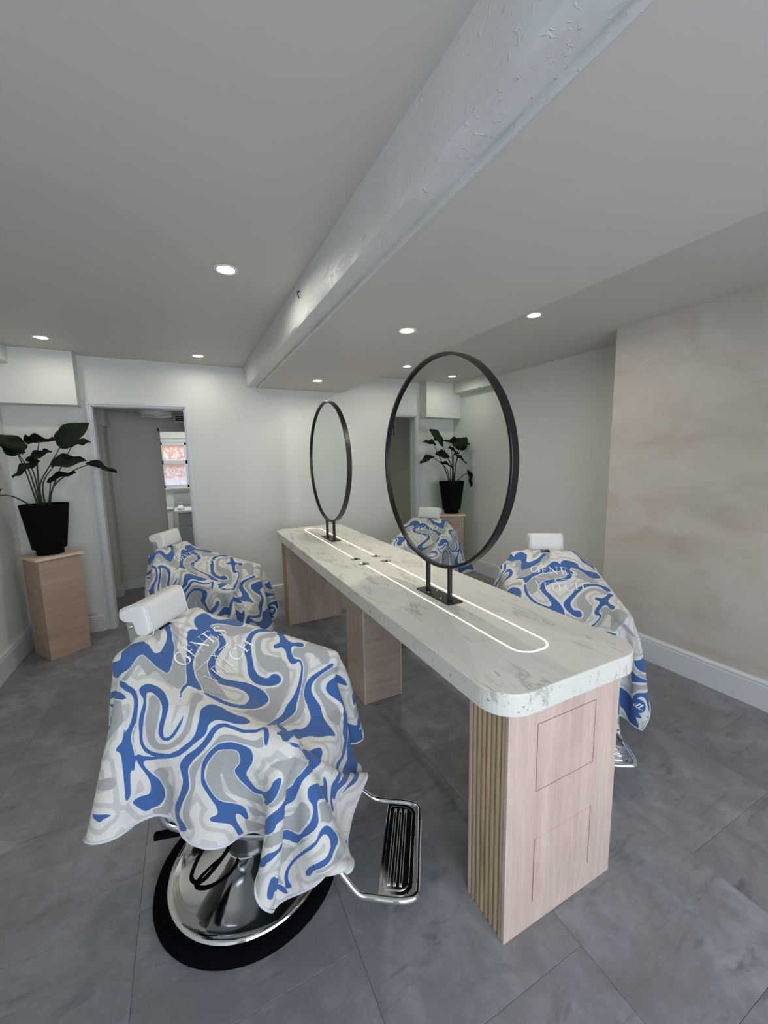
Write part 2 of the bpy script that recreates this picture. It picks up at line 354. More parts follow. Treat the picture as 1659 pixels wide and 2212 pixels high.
w2 = struct(obj('window_2', b, 'trim', bevel=.004), 'white framed washroom window with textured glass')
bx('pane', (WX0+.04, .015, 7.243, 7.247, WZ0+.05, 1.50), 'tglass', w2); bx('pane', (WX0+.04, .015, 7.243, 7.247, 1.565, 1.80), 'tglass', w2)
bx('pane', (.055, WX1-.04, 7.243, 7.247, WZ0+.05, 1.50), 'tglass', w2); bx('pane', (.055, WX1-.04, 7.243, 7.247, 1.565, 1.80), 'tglass', w2)
bx('window_sill', (WX0-.01, WX1+.02, 7.14, 7.22, WZ0-.02, WZ0+.005), 'trim', w2, bevel=.003)
MT['brick'] = paint('terracotta_wall', srgb(214, 150, 112), .2)
MT['yard'] = paint('whitewashed_wall', srgb(225, 225, 235), .2)
b = BM(); box(b, -2, .0, 8.0, 8.1, 1.25, 2.6); box(b, .0, 2.2, 8.0, 8.1, 1.62, 2.6); yw = obj('yard_wall', b, 'brick'); yw['kind'] = 'structure'
b = BM(); box(b, -2, 2.2, 7.98, 8.08, .6, 1.25); box(b, .02, 2.2, 7.98, 8.08, 1.25, 1.62); yl = obj('yard_render', b, 'yard'); yl['kind'] = 'structure'
# ------------------------------------------------------------------ the long styling table
TX0, TX1, TY0, TY1, TZ = .722, 1.373, .757, 3.83, .883
def rrect(x0, x1, y0, y1, r, n=10, rs=None):
    rs = rs or (r,)*4; out = []
    for (cx, cy, a0, rr) in ((x1, y0, -PI/2, rs[0]), (x1, y1, 0, rs[1]), (x0, y1, PI/2, rs[2]), (x0, y0, PI, rs[3])):
        sx = -1 if cx == x1 else 1; sy = 1 if cy == y0 else -1
        for k in range(n+1): a = a0+PI/2*k/n; out.append((cx+sx*rr+rr*math.cos(a), cy+sy*rr+rr*math.sin(a)))
    return out
def slab(b, pts, z0, z1, e=.004):
    c = Vector((sum(p[0] for p in pts)/len(pts), sum(p[1] for p in pts)/len(pts)))
    n = len(pts); nor = []
    for i in range(n):
        t = Vector(pts[(i+1) % n])-Vector(pts[i-1]); nor.append(Vector((t.y, -t.x)).normalized())
    rings = []
    for ins, z in ((e, z0), (0, z0+e), (0, z1-e), (e*.3, z1-e*.3), (e, z1)):
        rings.append([b.verts.new((pts[i][0]-nor[i].x*ins, pts[i][1]-nor[i].y*ins, z)) for i in range(n)])
    for A, B in zip(rings, rings[1:]):
        for k in range(n): b.faces.new((A[k], A[(k+1) % n], B[(k+1) % n], B[k]))
    b.faces.new(rings[0][::-1]); b.faces.new(rings[-1])
table = thing('styling_table', 'long pale stone-topped styling table with glowing inset light strips on limed wood legs', 'table', (1.0475, 2.29, 0))
def T(o): o.location = Vector(o.location)-Vector(table.location); return o
b = BM(); slab(b, rrect(TX0, TX1, TY0, TY1, .11, 12), TZ-.073, TZ); tt = T(obj('tabletop', b, 'stone', table)); 
T(bx('added_dark_board', (TX0+.02, TX1-.02, .983, 3.598, TZ-.0785, TZ-.0731), 'dark', table))  # unseen dark sheet added so the chrome footrests reflect something dark
# glowing strips: open U loops
def ustrip(y_open, y_end, nm):
    x0, x1 = .966, 1.118; s = 1 if y_end > y_open else -1; r = .06
    p = [(x0, y_open)]; cy = y_end-s*r
    for k in range(13): a = PI-PI/2*k/12; p.append((x0+r+r*math.cos(a), cy+s*r*math.sin(a)))
    for k in range(13): a = PI/2-PI/2*k/12; p.append((x1-r+r*math.cos(a), cy+s*r*math.sin(a)))
    p.append((x1, y_open)); b = BM(); hw = .0032; L = []; N = len(p)
    for i in range(N):
        t = (Vector(p[min(i+1, N-1)])-Vector(p[max(i-1, 0)])).normalized(); n = Vector((t.y, -t.x))
        L.append([b.verts.new((p[i][0]+n.x*w_, p[i][1]+n.y*w_, z)) for w_, z in ((-hw, TZ-.001), (-hw, TZ+.0010), (hw, TZ+.0010), (hw, TZ-.001))])
    for A, B in zip(L, L[1:]):
        for k in range(4): b.faces.new((A[k], A[(k+1) % 4], B[(k+1) % 4], B[k]))
    b.faces.new(L[0]); b.faces.new(L[-1][::-1]); return T(obj(nm, b, 'led_glow', table))
ustrip(2.235, .925, 'light_strip'); ustrip(2.40, 3.70, 'light_strip')
for k, (x, y) in enumerate(((.966, 2.255), (1.118, 2.25), (.966, 2.39), (1.118, 2.395))):
    b = BM(); lathe(b, [(0, TZ-.002), (.034, TZ-.002), (.034, TZ+.002), (.031, TZ+.0032), (.026, TZ+.0028), (.0245, TZ+.0015), (0, TZ+.0015)], 36, (0, 0, 0))
    o = obj('cable_grommet', b, 'steel', table, smooth=True, loc=(x, y, 0)); T(o)
    s_ = -1 if k < 2 else 1
    bx('grommet_slot', (-.008, .008, -.021 if s_ < 0 else -.012, .012 if s_ < 0 else .021, TZ+.001, TZ+.0022), 'dark', o)
def grooved(x0, x1, z0, z1, y, th, rects, gw=.0042, gd=.004):
    xs = {x0, x1}; zs = {z0, z1}
    for (a, b_, c, d, sides) in rects:
        xs |= {a, a+gw, b_-gw, b_}; zs |= {c, c+gw, d-gw, d}
    xs = sorted(xs); zs = sorted(zs)
    def depth(i, j):
        x = (xs[i]+xs[i+1])/2; z = (zs[j]+zs[j+1])/2
        for (a, b_, c, d, sides) in rects:
            if a < x < b_ and c < z < d:
                if (x < a+gw and 'l' in sides) or (x > b_-gw and 'r' in sides) or (z < c+gw and 'b' in sides) or (z > d-gw and 't' in sides): return gd
                if z > d-gw and 'h' in sides: return gd*.35
        return 0
    b = BM(); nx, nz = len(xs)-1, len(zs)-1; D = [[depth(i, j) for j in range(nz)] for i in range(nx)]
    def q(*p): b.faces.new([b.verts.new(v) for v in p])
    for i in range(nx):
        for j in range(nz):
            d = D[i][j]; yy = y+d; q((xs[i], yy, zs[j]), (xs[i+1], yy, zs[j]), (xs[i+1], yy, zs[j+1]), (xs[i], yy, zs[j+1]))
            if i+1 < nx and D[i+1][j] != d: e = y+D[i+1][j]; q((xs[i+1], yy, zs[j]), (xs[i+1], e, zs[j]), (xs[i+1], e, zs[j+1]), (xs[i+1], yy, zs[j+1]))
            if j+1 < nz and D[i][j+1] != d: e = y+D[i][j+1]; q((xs[i], yy, zs[j+1]), (xs[i+1], yy, zs[j+1]), (xs[i+1], e, zs[j+1]), (xs[i], e, zs[j+1]))
    q((x0, y, z0), (x0, y, z1), (x0, y+th, z1), (x0, y+th, z0)); q((x1, y, z0), (x1, y, z1), (x1, y+th, z1), (x1, y+th, z0))
    q((x0, y+th, z0), (x1, y+th, z0), (x1, y+th, z1), (x0, y+th, z1)); q((x0, y, z1), (x1, y, z1), (x1, y+th, z1), (x0, y+th, z1)); q((x0, y, z0), (x1, y, z0), (x1, y+th, z0), (x0, y+th, z0))
    bmesh.ops.remove_doubles(b, verts=b.verts[:], dist=1e-5); return b
LZ = TZ-.0725
def reeded_leg(x0, x1, y0, y1, front_rects, label=None):
    lg = T(obj('leg', (lambda b: (box(b, x0+.014, x1-.014, y0+.0125, y1-.0125, .002, LZ), b)[1])(BM()), 'edge', table))
    def S(o): o.parent = lg; o.location = Vector((0, 0, 0)); return o
    S(obj('front_panel', grooved(x0, x1, .001, LZ, y0, .012, front_rects), 'ply'))
    S(obj('back_panel', grooved(x0, x1, .001, LZ, y1-.012, .012, []), 'ply'))
    n = 7; step = (y1-y0-.024)/n
    for side, xx in ((-1, x0+.014), (1, x1-.014)):
        for k in range(n):
            b = BM(); yc = y0+.012+step*(k+.5); r = step/2*.97; ring = []
            for z in (.001, LZ):
                ring.append([b.verts.new((xx+side*(.004+.0095*math.sin(PI*j/8)), yc-r*math.cos(PI*j/8), z)) for j in range(9)]+[b.verts.new((xx-side*.004, yc+r, z)), b.verts.new((xx-side*.004, yc-r, z))])
            m = len(ring[0])
            for j in range(m): b.faces.new((ring[0][j], ring[0][(j+1) % m], ring[1][(j+1) % m], ring[1][j]))
            b.faces.new(ring[0]); b.faces.new(ring[1][::-1]); S(obj('reed', b, 'reed'))
    if label: lg['label'] = label
    return lg
GR = [(.9085, 1.182, .495, .730, 'lrtb'), (.9105, 1.184, .092, .3255, 'lrh')]
reeded_leg(.790, 1.304, .802, .981, GR, 'nearest leg with two square outlines routed in its face')
reeded_leg(.770, 1.284, 3.60, 3.78, [], 'far leg by the back wall, plain faced')
ml = T(obj('leg', (lambda b: (box(b, .912, 1.157, 2.150, 2.428, .002, LZ), b)[1])(BM()), 'ply_h', table)); ml['label'] = 'plain square middle leg'
for nm, a in (('side_panel', (.90, .912, 2.148, 2.43, .001, LZ)), ('side_panel', (1.157, 1.169, 2.148, 2.43, .001, LZ))):
    o = bx(nm, a, 'ply_h', ml, bevel=.001)
for x in (.9, 1.157): bx('edge_strip', (x+.001, x+.011, 2.1462, 2.149, .001, LZ), 'edge', ml)
# ------------------------------------------------------------------ round mirrors on posts
def mirror(y, rz, label, r=.484, zc=1.514, ym=0):
    t = thing('round_mirror', label, 'mirror', (1.05, y, TZ), rz, 'round mirrors on the table'); zc -= TZ
    b = BM(); prof = [(r-.012, -.017), (r, -.017), (r+.001, -.015), (r+.001, .015), (r, .017), (r-.012, .017), (r-.012, .0065), (r-.012, -.0065)]
    ring = lambda R, X: [b.verts.new((X, ym+R*math.sin(2*PI*k/128), zc+R*math.cos(2*PI*k/128))) for k in range(128)]
    rs = [ring(R, X) for R, X in prof]
    for i in range(len(rs)):
        A, B = rs[i], rs[(i+1) % len(rs)]
        for k in range(128): b.faces.new((A[k], A[(k+1) % 128], B[(k+1) % 128], B[k]))
    obj('frame', b, 'black', t, smooth=False, bevel=.0)
    b = BM(); A = [b.verts.new((-.005, ym+(r-.0115)*math.sin(2*PI*k/128), zc+(r-.0115)*math.cos(2*PI*k/128))) for k in range(128)]
    B = [b.verts.new((.005, v.co.y, v.co.z)) for v in A]
    b.faces.new(A); b.faces.new(B[::-1])
    for k in range(128): b.faces.new((A[k], A[(k+1) % 128], B[(k+1) % 128], B[k]))
    obj('mirror_glass', b, 'mirror', t)
    for s in (-1, 1):
        b = BM(); y_ = s*.088+(.0); h = zc-math.sqrt(max(0, r*r-(y_-ym)**2))+.003
        tube(b, [(0, y_, .004), (0, y_, h)], .0115, 20); obj('post', b, 'black', t, smooth=False)
    b = BM(); slab(b, rrect(-.042, .042, -.135, .135, .006, 4), .0005, .0055, .001); pl = obj('base_plate', b, 'black', t)
    for x_, y_ in ((-.024, -.05), (.024, -.05), (-.024, .05), (.024, .05)):
        b = BM(); lathe(b, [(0, .0055), (.0065, .0055), (.0065, .0075), (.004, .0095), (0, .0098)], 16, (x_, y_, 0)); obj('screw', b, 'chrome', pl, smooth=True)
    return t
mirror(1.547, math.radians(1.3), 'round mirror nearer the camera, thin black frame on twin posts, reflecting the potted plant', ym=.012)
mirror(3.135, math.radians(-.3), 'round black-framed mirror at the far end of the table near the back wall')
# ------------------------------------------------------------------ recessed downlights
DL = [(.253, 2.184, ZC, 'recessed round ceiling light nearest the camera, left of the beam', 1),
      (-.865, 3.833, ZC, 'recessed round ceiling light above the potted plant', .4),
      (.181, 3.990, ZC, 'recessed round ceiling light in front of the doorway, left of the beam', .45),
      (1.22, 2.12, 2.276, 'recessed round ceiling light in the lowered strip above the nearer mirror', 1),
      (1.185, 3.76, 2.276, 'recessed round ceiling light in the lowered strip above the far mirror', .8),
      (2.182, 2.081, 2.475, 'recessed round ceiling light in the right ceiling nearest the plaster wall', 1),
      (2.138, 3.722, 2.475, 'recessed round ceiling light in the right ceiling near the back wall', .8)]
for x, y, z, lab, on in DL:
    t = thing('downlight', lab, 'ceiling light', (x, y, z), 0, 'recessed ceiling downlights')
    b = BM(); lathe(b, [(.040, -.001), (.042, -.003), (.052, -.0045), (.056, -.003), (.0565, .0), (.040, .0)], 48); obj('trim_ring', b, 'white', t, smooth=True)
    b = BM(); lathe(b, [(0, -.0015), (.0405, -.0015), (.0405, .0), (0, .0)], 48); obj('lens', b, 'downlight_glow', t)
    l = bpy.data.lights.new('downlight_lamp', 'AREA'); l.shape = 'DISK'; l.size = .075; l.energy = 5.2*on; l.color = (1, .93, .82); l.spread = math.radians(170)
    lo = bpy.data.objects.new('downlight_lamp', l); COL.objects.link(lo); lo.parent = t; lo.location = (0, 0, -.006)
# ------------------------------------------------------------------ plywood pedestal and potted plant
pd = thing('display_pedestal', 'limed plywood pedestal column with overhanging top in the left back corner', 'pedestal', (-1.027, 4.039, 0), .612)
bx('column', (-.1415, .1415, -.1375, .1375, 0, .808), 'ped', pd, bevel=.0012)
bx('top_board', (-.165, .165, -.161, .161, .808, .828), 'edge', pd, bevel=.0012)
pot = thing('potted_plant', 'dark-leaved plant with long arching stems in a matt black tapered pot on the pedestal', 'plant', (-1.027, 4.039, .828))
b = BM(); lathe(b, [(0, 0), (.088, 0), (.090, .002), (.090, .004), (.090, .040), (.0905, .043), (.094, .046), (.108, .048), (.112, .051), (.1125, .056), (.1135, .064), (.1565, .396), (.157, .400), (.1575, .404), (.153, .4045), (.150, .398), (.144, .372), (0, .372)], 72)
obj('pot', b, 'pot', pot, smooth=True)
b = BM(); lathe(b, [(0, .380), (.06, .379), (.12, .376), (.1455, .3735), (.1455, .372), (0, .372)], 40); obj('soil', b, 'soil', pot, smooth=True)
PX, PY, PZ = -1.027, 4.039, .828
def stem(pts, dy0=0., dy1=0., r0=.0065, r1=.0030):
    n = len(pts); P = [(x-PX, dy0+(dy1-dy0)*i/(n-1), z-PZ) for i, (x, z) in enumerate(pts)]
    P[0] = (P[0][0]*.75, P[0][1]*.75, .376); q = smooth_path(P, 7)
    b = BM(); tube(b, q, [r0+(r1-r0)*k/(len(q)-1) for k in range(len(q))], 8); obj('stem', b, 'stem', pot, smooth=True); return Vector(q[-1])
def leaf(base, tip, width, up, cup=.25, droop=.12, lobe=.28, wave=.012, seed=0):
    width *= 1.3
    base = Vector(base); tip = Vector(tip); d = tip-base; L = d.length; d.normalize(); up = Vector(up); n = (up-d*up.dot(d)).normalized(); s = d.cross(n)
    b = BM(); NU, NV = 22, 10; rows = []; rg = random.Random(seed)
    ph = rg.random()*6
    for i in range(NU+1):
        u = i/NU; v_ = -lobe+(1+lobe)*u       # along midrib, behind the joint for the lobes
        if v_ < 0: w_ = width*.5*math.sqrt(max(0, 1-(v_/lobe)**2))**.9*.86+0
        else: w_ = width*.5*(.86+.14*math.sin(min(1, v_/.2)*PI/2))*max(0, 1-v_**1.9)**.85 if v_ < .88 else width*.5*max(0, 1-.88**1.9)**.85*(1-(v_-.88)/.12)**.8
        row = []
        for j in range(-NV, NV+1):
            f = j/NV; a = abs(f); off = w_*f
            if v_ < 0: off = w_*f; 
            x = v_*L; 
            if v_ < 0 and a < .22: x = max(x, -lobe*L*(a/.22)*.95) if a > .02 else 0.0
            z = cup*w_*(a**1.4)-droop*L*max(0, v_)**2+wave*math.sin(9*v_+ph+3*f)*a+rg.uniform(-.0006, .0006)
            row.append(b.verts.new(base+d*x+s*off+n*z))
        rows.append(row)
    for A, B in zip(rows, rows[1:]):
        for j in range(2*NV): b.faces.new((A[j], A[j+1], B[j+1], B[j]))
    bmesh.ops.remove_doubles(b, verts=b.verts[:], dist=.0002)
    o = obj('leaf', b, 'leaf', pot, smooth=True); m = o.modifiers.new('thick', 'SOLIDIFY'); m.thickness = .0009
    return o
def W(x, z, y=0.): return Vector((x-PX, y, z-PZ))
F = -1  # towards the camera side
def plant(pts, y1, tip, w_, up, **k):
    e = stem(pts, k.pop('y0', y1*.15), y1); return leaf(e, W(*tip), w_, up, **k)
plant([(-1.079, 1.227), (-1.114, 1.475), (-1.160, 1.655)], .03, (-1.262, 1.79, .00), .17, (.25, -.55, .8), seed=1, lobe=.2)
plant([(-1.060, 1.225), (-1.080, 1.486), (-1.133, 1.648)], -.06, (-1.262, 1.715, -.06), .10, (.3, .25, 1), seed=2, cup=.1)
leaf(W(-1.168, 1.668, -.05), W(-1.085, 1.643, -.05), .07, (.2, -.3, 1), seed=21, lobe=.5, cup=.1, droop=.05)
plant([(-1.060, 1.225), (-1.038, 1.564), (-1.013, 1.717)], .02, (-.902, 1.722, -.04), .14, (-.1, .2, 1), seed=3, lobe=.75, cup=.55, droop=-.06)
plant([(-1.040, 1.224), (-1.038, 1.380), (-.958, 1.537), (-.845, 1.738)], .00, (-.668, 1.866, -.03), .185, (-.35, -.85, .55), seed=4, lobe=.3, cup=.15, droop=.02, wave=.006)
leaf(W(-.862, 1.745, .06), W(-.905, 1.80, .10), .09, (.5, -.6, .5), seed=41)
plant([(-1.001, 1.221), (-.945, 1.425), (-.818, 1.702)], .10, (-.70, 1.74, .14), .13, (-.2, -.5, .9), seed=42)
plant([(-1.016, 1.222), (-1.017, 1.347), (-.988, 1.439), (-.895, 1.562)], -.06, (-.700, 1.566, -.10), .135, (.05, -.62, .8), seed=5, lobe=.22, droop=.0, cup=.12)
plant([(-1.056, 1.256), (-1.033, 1.515), (-1.028, 1.606)], -.05, (-.922, 1.648, -.07), .095, (-.35, -.55, .8), seed=6, lobe=.6, droop=.03)
plant([(-1.050, 1.23), (-1.046, 1.45), (-1.052, 1.535)], -.10, (-1.165, 1.462, -.13), .10, (-.2, -.5, .9), seed=7, lobe=.5, droop=.12)
plant([(-.991, 1.220), (-.972, 1.32), (-.950, 1.425)], -.07, (-.786, 1.492, -.10), .078, (-.5, -.5, .8), seed=8, lobe=.15, droop=.10)
plant([(-.986, 1.220), (-.945, 1.375), (-.807, 1.489), (-.698, 1.538)], -.03, (-.517, 1.450, -.05), .095, (.35, -.3, .9), seed=9, lobe=.12, droop=-.08, cup=.5)
plant([(-1.100, 1.222), (-1.182, 1.289), (-1.230, 1.313), (-1.272, 1.319)], -.04, (-1.292, 1.15, -.06), .10, (-.9, -.3, .2), seed=10, droop=.0)
# ------------------------------------------------------------------ hall and washroom fittings
t = thing('flush_ceiling_lamp', 'round flush grey and chrome ceiling lamp in the hall', 'ceiling light', (-.235, 5.12, 2.13))
b = BM(); lathe(b, [(0, 0), (.168, 0), (.172, -.006), (.168, -.012), (.15, -.012), (0, -.012)], 56); obj('base_rim', b, 'black', t, smooth=True)
b = BM(); lathe(b, [(.150, -.010), (.160, -.03), (.158, -.07), (.148, -.088), (.10, -.098), (0, -.10)], 56); obj('shade', b, 'white', t, smooth=True)
b = BM(); tube(b, [(.152*math.cos(2*PI*k/48), .152*math.sin(2*PI*k/48), -.088) for k in range(48)], .004, 8, closed=True); obj('chrome_band', b, 'chrome', t, smooth=True)
def grille(name, lab, loc, rz, w_, h_, nb, nc):
    t = thing(name, lab, 'vent', loc, rz); bx('backing', (-w_/2, w_/2, -.002, 0, 0, h_), 'dark', t)
    b = BM(); e = .012; box(b, -w_/2, w_/2, -.01, -.001, 0, e); box(b, -w_/2, w_/2, -.01, -.001, h_-e, h_)
    for k in range(nc+1): x = -w_/2+e/2+(w_-e)*k/nc; box(b, x-e/2, x+e/2, -.0095, -.001, e, h_-e)
    obj('frame', b, 'white', t)
    for k in range(1, nb): z = e+(h_-2*e)*k/nb; bx('slat', (-w_/2+e, w_/2-e, -.008, -.002, z-.003, z+.003), 'white', t)
grille('vent_grille', 'small white slotted air vent on the hall left wall', (-.872, 5.22, 1.86), PI/2, .17, .17, 7, 2)
grille('vent_grille', 'wide slotted air vent above the washroom opening', (.06, 5.66, 2.03), 0, .26, .085, 3, 1)
t = thing('flush_ceiling_lamp', 'added fill lamp on the washroom ceiling, out of view', 'ceiling light', (.1, 6.35, 2.4))  # unseen glowing disc and lamp added to brighten washroom and window frame
b = BM(); lathe(b, [(0, 0), (.12, 0), (.13, -.02), (.12, -.05), (0, -.06)], 32); obj('shade', b, 'downlight_glow', t, smooth=True)
l = bpy.data.lights.new('washroom_fill', 'AREA'); l.shape = 'DISK'; l.size = .24; l.energy = 9; l.color = (.92, .97, 1)
lo = bpy.data.objects.new('washroom_fill', l); COL.objects.link(lo); lo.parent = t; lo.location = (0, 0, -.07)
t = thing('vanity_unit', 'grey two-drawer vanity unit with white basin top under the washroom window', 'cabinet', (.12, 6.72, 0))
bx('body', (-.26, .34, -.20, .22, .03, .80), MT.setdefault('grey', mat('grey_lacquer', srgb(170, 176, 178), .4)), t, bevel=.002)
for z0, z1 in ((.06, .595), (.605, .785)): o = bx('drawer', (-.255, .335, -.217, -.199, z0, z1), 'grey', t, bevel=.002)
b = BM(); slab(b, rrect(-.305, .355, -.235, .23, .01, 3), .80, .832, .003); o = obj('basin_top', b, 'white', t)
b = BM(); lathe(b, [(.13, .834), (.14, .838), (.145, .834), (.14, .832)], 32, (.07, 0, 0), sy=.8); obj('basin_rim', b, 'white', o, smooth=True)
t = thing('soap_bottle', 'clear rounded soap bottle with grey pump on the vanity top', 'bottle', (-.10, 6.56, .833))
b = BM(); lathe(b, [(0, 0), (.042, 0), (.048, .01), (.048, .045), (.040, .062), (.020, .070), (.018, .078), (0, .078)], 28); obj('bottle', b, 'glass', t, smooth=True)
b = BM(); lathe(b, [(0, .078), (.017, .078), (.017, .090), (.006, .093), (.006, .112), (0, .112)], 16); box(b, -.008, .034, -.007, .007, .108, .118); obj('pump', b, 'steel', t)
t = thing('toilet', 'white toilet with lidded cistern left of the vanity unit', 'toilet', (-.335, 6.95, 0))
bx('cistern', (-.12, .12, .02, .22, .40, .80), 'white', t, bevel=.02, seg=3); bx('cistern_lid', (-.13, .13, .0, .235, .80, .835), 'white', t, bevel=.012, seg=3)
b = BM(); lathe(b, [(0, 0), (.09, 0), (.10, .05), (.09, .2), (.135, .36), (.142, .39), (.125, .40), (.10, .36), (0, .25)], 32, (0, -.16, 0), sy=1.3); obj('bowl', b, 'white', t, smooth=True)
b = BM(); lathe(b, [(0, .402), (.142, .402), (.144, .412), (.135, .42), (0, .422)], 32, (0, -.16, 0), sy=1.3); obj('seat_lid', b, 'white', t, smooth=True)
tag(bx('framed_tile_panel', (-.19, .5, 7.19, 7.20, .84, 1.06), 'grey', bevel=.002), 'grey tiled splashback behind the vanity unit', 'splashback')
# ------------------------------------------------------------------ barber chairs
def barber_chair(loc, ang, dz, label):
    t = thing('barber_chair', label, 'chair', loc, math.radians(ang), 'barber chairs around the table')
    b = BM(); lathe(b, [(.268, .004), (.30, 0), (.325, .002), (.332, .012), (.330, .026), (.318, .038), (.300, .042), (.284, .040)], 96); obj('rubber_ring', b, 'rubber', t, smooth=True)
    b = BM(); lathe(b, [(0, .004), (.286, .004), (.290, .040), (.278, .047), (.262, .048), (.24, .052), (.20, .064), (.16, .080), (.12, .098), (.085, .116), (.075, .125), (.075, .135), (0, .135)], 96); obj('base_dish', b, 'chrome', t, smooth=True)
    b = BM(); lathe(b, [(0, .12), (.082, .12), (.088, .15), (.098, .30+dz), (.098, .345+dz), (0, .345+dz)], 40); obj('pump_housing', b, 'black', t, smooth=True)
    b = BM(); tube(b, [(.02, -.17, .355+dz), (-.10, -.20, .350+dz), (-.19, -.225, .345+dz)], .007, 10); lv = obj('recline_lever', b, 'chrome', t, smooth=True)
    b = BM(); tube(b, [(-.10, -.20, .350+dz), (-.19, -.225, .345+dz), (-.20, -.228, .344+dz)], .013, 12); obj('grip', b, 'rubber', lv, smooth=True)
    b = BM(); tube(b, smooth_path([(.13, .08, .16), (.20, .14, .15), (.26, .19, .13), (.32, .23, .12)], 6), .009, 10); obj('pump_lever', b, 'chrome', t, smooth=True)
    b = BM(); tube(b, smooth_path([(-.02, -.10, .20), (-.10, -.15, .10), (-.16, -.13, .085), (-.13, -.06, .15)], 6, True), .007, 8, closed=True); obj('lock_lever', b, 'rubber', t, smooth=True)
    bx('under_frame', (-.17, .22, -.15, .15, .345+dz, .395+dz), 'black', t, bevel=.006)
    bx('seat', (-.21, .33, -.222, .222, .398+dz, .545+dz), 'leather', t, bevel=.04, seg=4)
    b = BM(); box(b, -.045, .045, -.212, .212, -.232, .232); o = obj('backrest', b, 'leather', t, bevel=.038, seg=4); o.location = (-.235, 0, .72+dz); o.rotation_euler = (0, -.15, 0)
    for s in (-1, 1):
        o = bx('armrest', (-.272, .272, -.036, .036, -.047, .047), 'leather', t, bevel=.034, seg=4); o.location = (.03, s*.262, .757+dz); o.rotation_euler = (0, .27, 0)
        b = BM(); tube(b, smooth_path([(-.14, s*.262, .79+dz), (-.15, s*.262, .50+dz), (-.10, s*.24, .40+dz), (.16, s*.24, .40+dz), (.22, s*.262, .46+dz), (.23, s*.262, .69+dz)], 6), .014, 12); obj('arm_frame', b, 'chrome', t, smooth=True)
    # headrest: bean-shaped pad cut away behind, on twin brackets
    hr = bpy.data.objects.new('headrest', None)
    pr = [(0, 0), (-.050, -.004), (-.060, .004), (-.060, .040), (-.070, .050), (-.096, .052), (-.112, .064), (-.114, .084), (-.100, .100), (-.050, .112), (-.018, .110), (-.006, .098), (-.002, .05)]
    b = BM(); ys = [-.110, -.106, -.096, .096, .106, .110]; ins = [.010, .003, 0, 0, .003, .010]; rings = []
    cx, cz = -.05, .06
    for y_, i_ in zip(ys, ins):
        row = []
        for x, z in pr:
            dx, dz_ = x-cx, z-cz; L_ = math.hypot(dx, dz_); row.append(b.verts.new((x-dx/L_*i_, y_, z-dz_/L_*i_)))
        rings.append(row)
    n = len(pr)
    for A, B in zip(rings, rings[1:]):
        for k in range(n): b.faces.new((A[k], A[(k+1) % n], B[(k+1) % n], B[k]))
    b.faces.new(rings[0]); b.faces.new(rings[-1][::-1])
    h = obj('headrest', b, 'leather', t, smooth=True, sub=2); h.location = (-.243, .012, .968+dz); h.rotation_euler = (0, -.10, 0)
    for s in (-1, 1):
        b = BM(); q = [(x-(x-cx)*.045, s*.0975, z-(z-cz)*.035) for x, z in pr]; tube(b, smooth_path(q, 4, True), .0022, 6, closed=True); obj('piping', b, 'leather', h, smooth=True)
        br = bx('bracket', (-.092, -.056, s*.099-.0015, s*.099+.0015, -.055, .052), 'steel', h, bevel=.001)
        for x_, z in ((-.066, -.008), (-.078, .034)):
            b = BM(); lathe(b, [(0, 0), (.0062, 0), (.0050, .004*s), (0, .0055*s)], 14, (x_, 0, z), 'y'); o = obj('bolt', b, 'chrome', h, smooth=True); o.location = (0, s*.1005, 0)
    b = BM(); 
    for s in (-1, 1): tube(b, [(-.30, s*.05, .80+dz), (-.305, s*.05, .95+dz), (-.303, s*.05, 1.0+dz)], .006, 10)
    obj('headrest_post', b, 'chrome', t, smooth=True)
    # footrest
    fz = .148+min(dz, 0)*.6
    b = BM(); x0, x1, hw = .515, .630, .172
    outl = rrect(x0, x1, -hw, hw, .004, 6, (.045, .045, .004, .004)); slab(b, outl, fz-.010, fz-.001, .002)
    ft = obj('footrest_plate', b, 'chrome', t, bevel=0)
    inn = rrect(x0+.012, x1-.014, -hw+.014, hw-.014, .02, 6, (.035, .035, .012, .012)); b = BM(); slab(b, inn, fz-.001, fz+.002, .002); obj('tread_panel', b, 'chrome', ft)
    for k in range(3):
        xx = x0+.034+.020*k; b = BM(); ly = hw-.045
        tube(b, smooth_path([(xx-.004, -ly, fz+.002), (xx-.004, ly, fz+.002), (xx, ly+.006, fz+.002), (xx+.004, ly, fz+.002), (xx+.004, -ly, fz+.002), (xx, -ly-.006, fz+.002)], 4, True), .0016, 6, closed=True); obj('tread_rib', b, 'chrome', ft, smooth=True)
    b = BM(); r_ = .011
    pth = [(.24, -.135, .36+dz), (.30, -.140, .30+dz*.8), (.400, -.170, .205), (.455, -.183, fz+.006), (.51, -.183, fz-.004), (.590, -.183, fz-.004), (.637, -.167, fz-.004), (.645, -.130, fz-.004), (.645, 0, fz-.004)]
    pth += [(x, -y, z) for x, y, z in pth[-2::-1]]
    tube(b, smooth_path(pth, 7), r_, 14); obj('footrest_frame', b, 'chrome', t, smooth=True)
    return t
CH = [((.113, 1.442), -33., 0., 1), ((.09, 3.14), -30., -.03, 2), ((1.948, 1.618), -121.5, -.045, 3), ((1.97, 3.14), 210., -.03, 4)]
LB = ['barber chair nearest the camera, left of the table, round chrome base showing', 'barber chair behind the nearest one, left of the table by the doorway',
      'barber chair right of the table near the bare plaster wall', 'barber chair behind the nearer round mirror on the far side of the table']
for (xy, a, dz, k), lab in zip(CH, LB): barber_chair((xy[0], xy[1], 0), a, dz, lab)
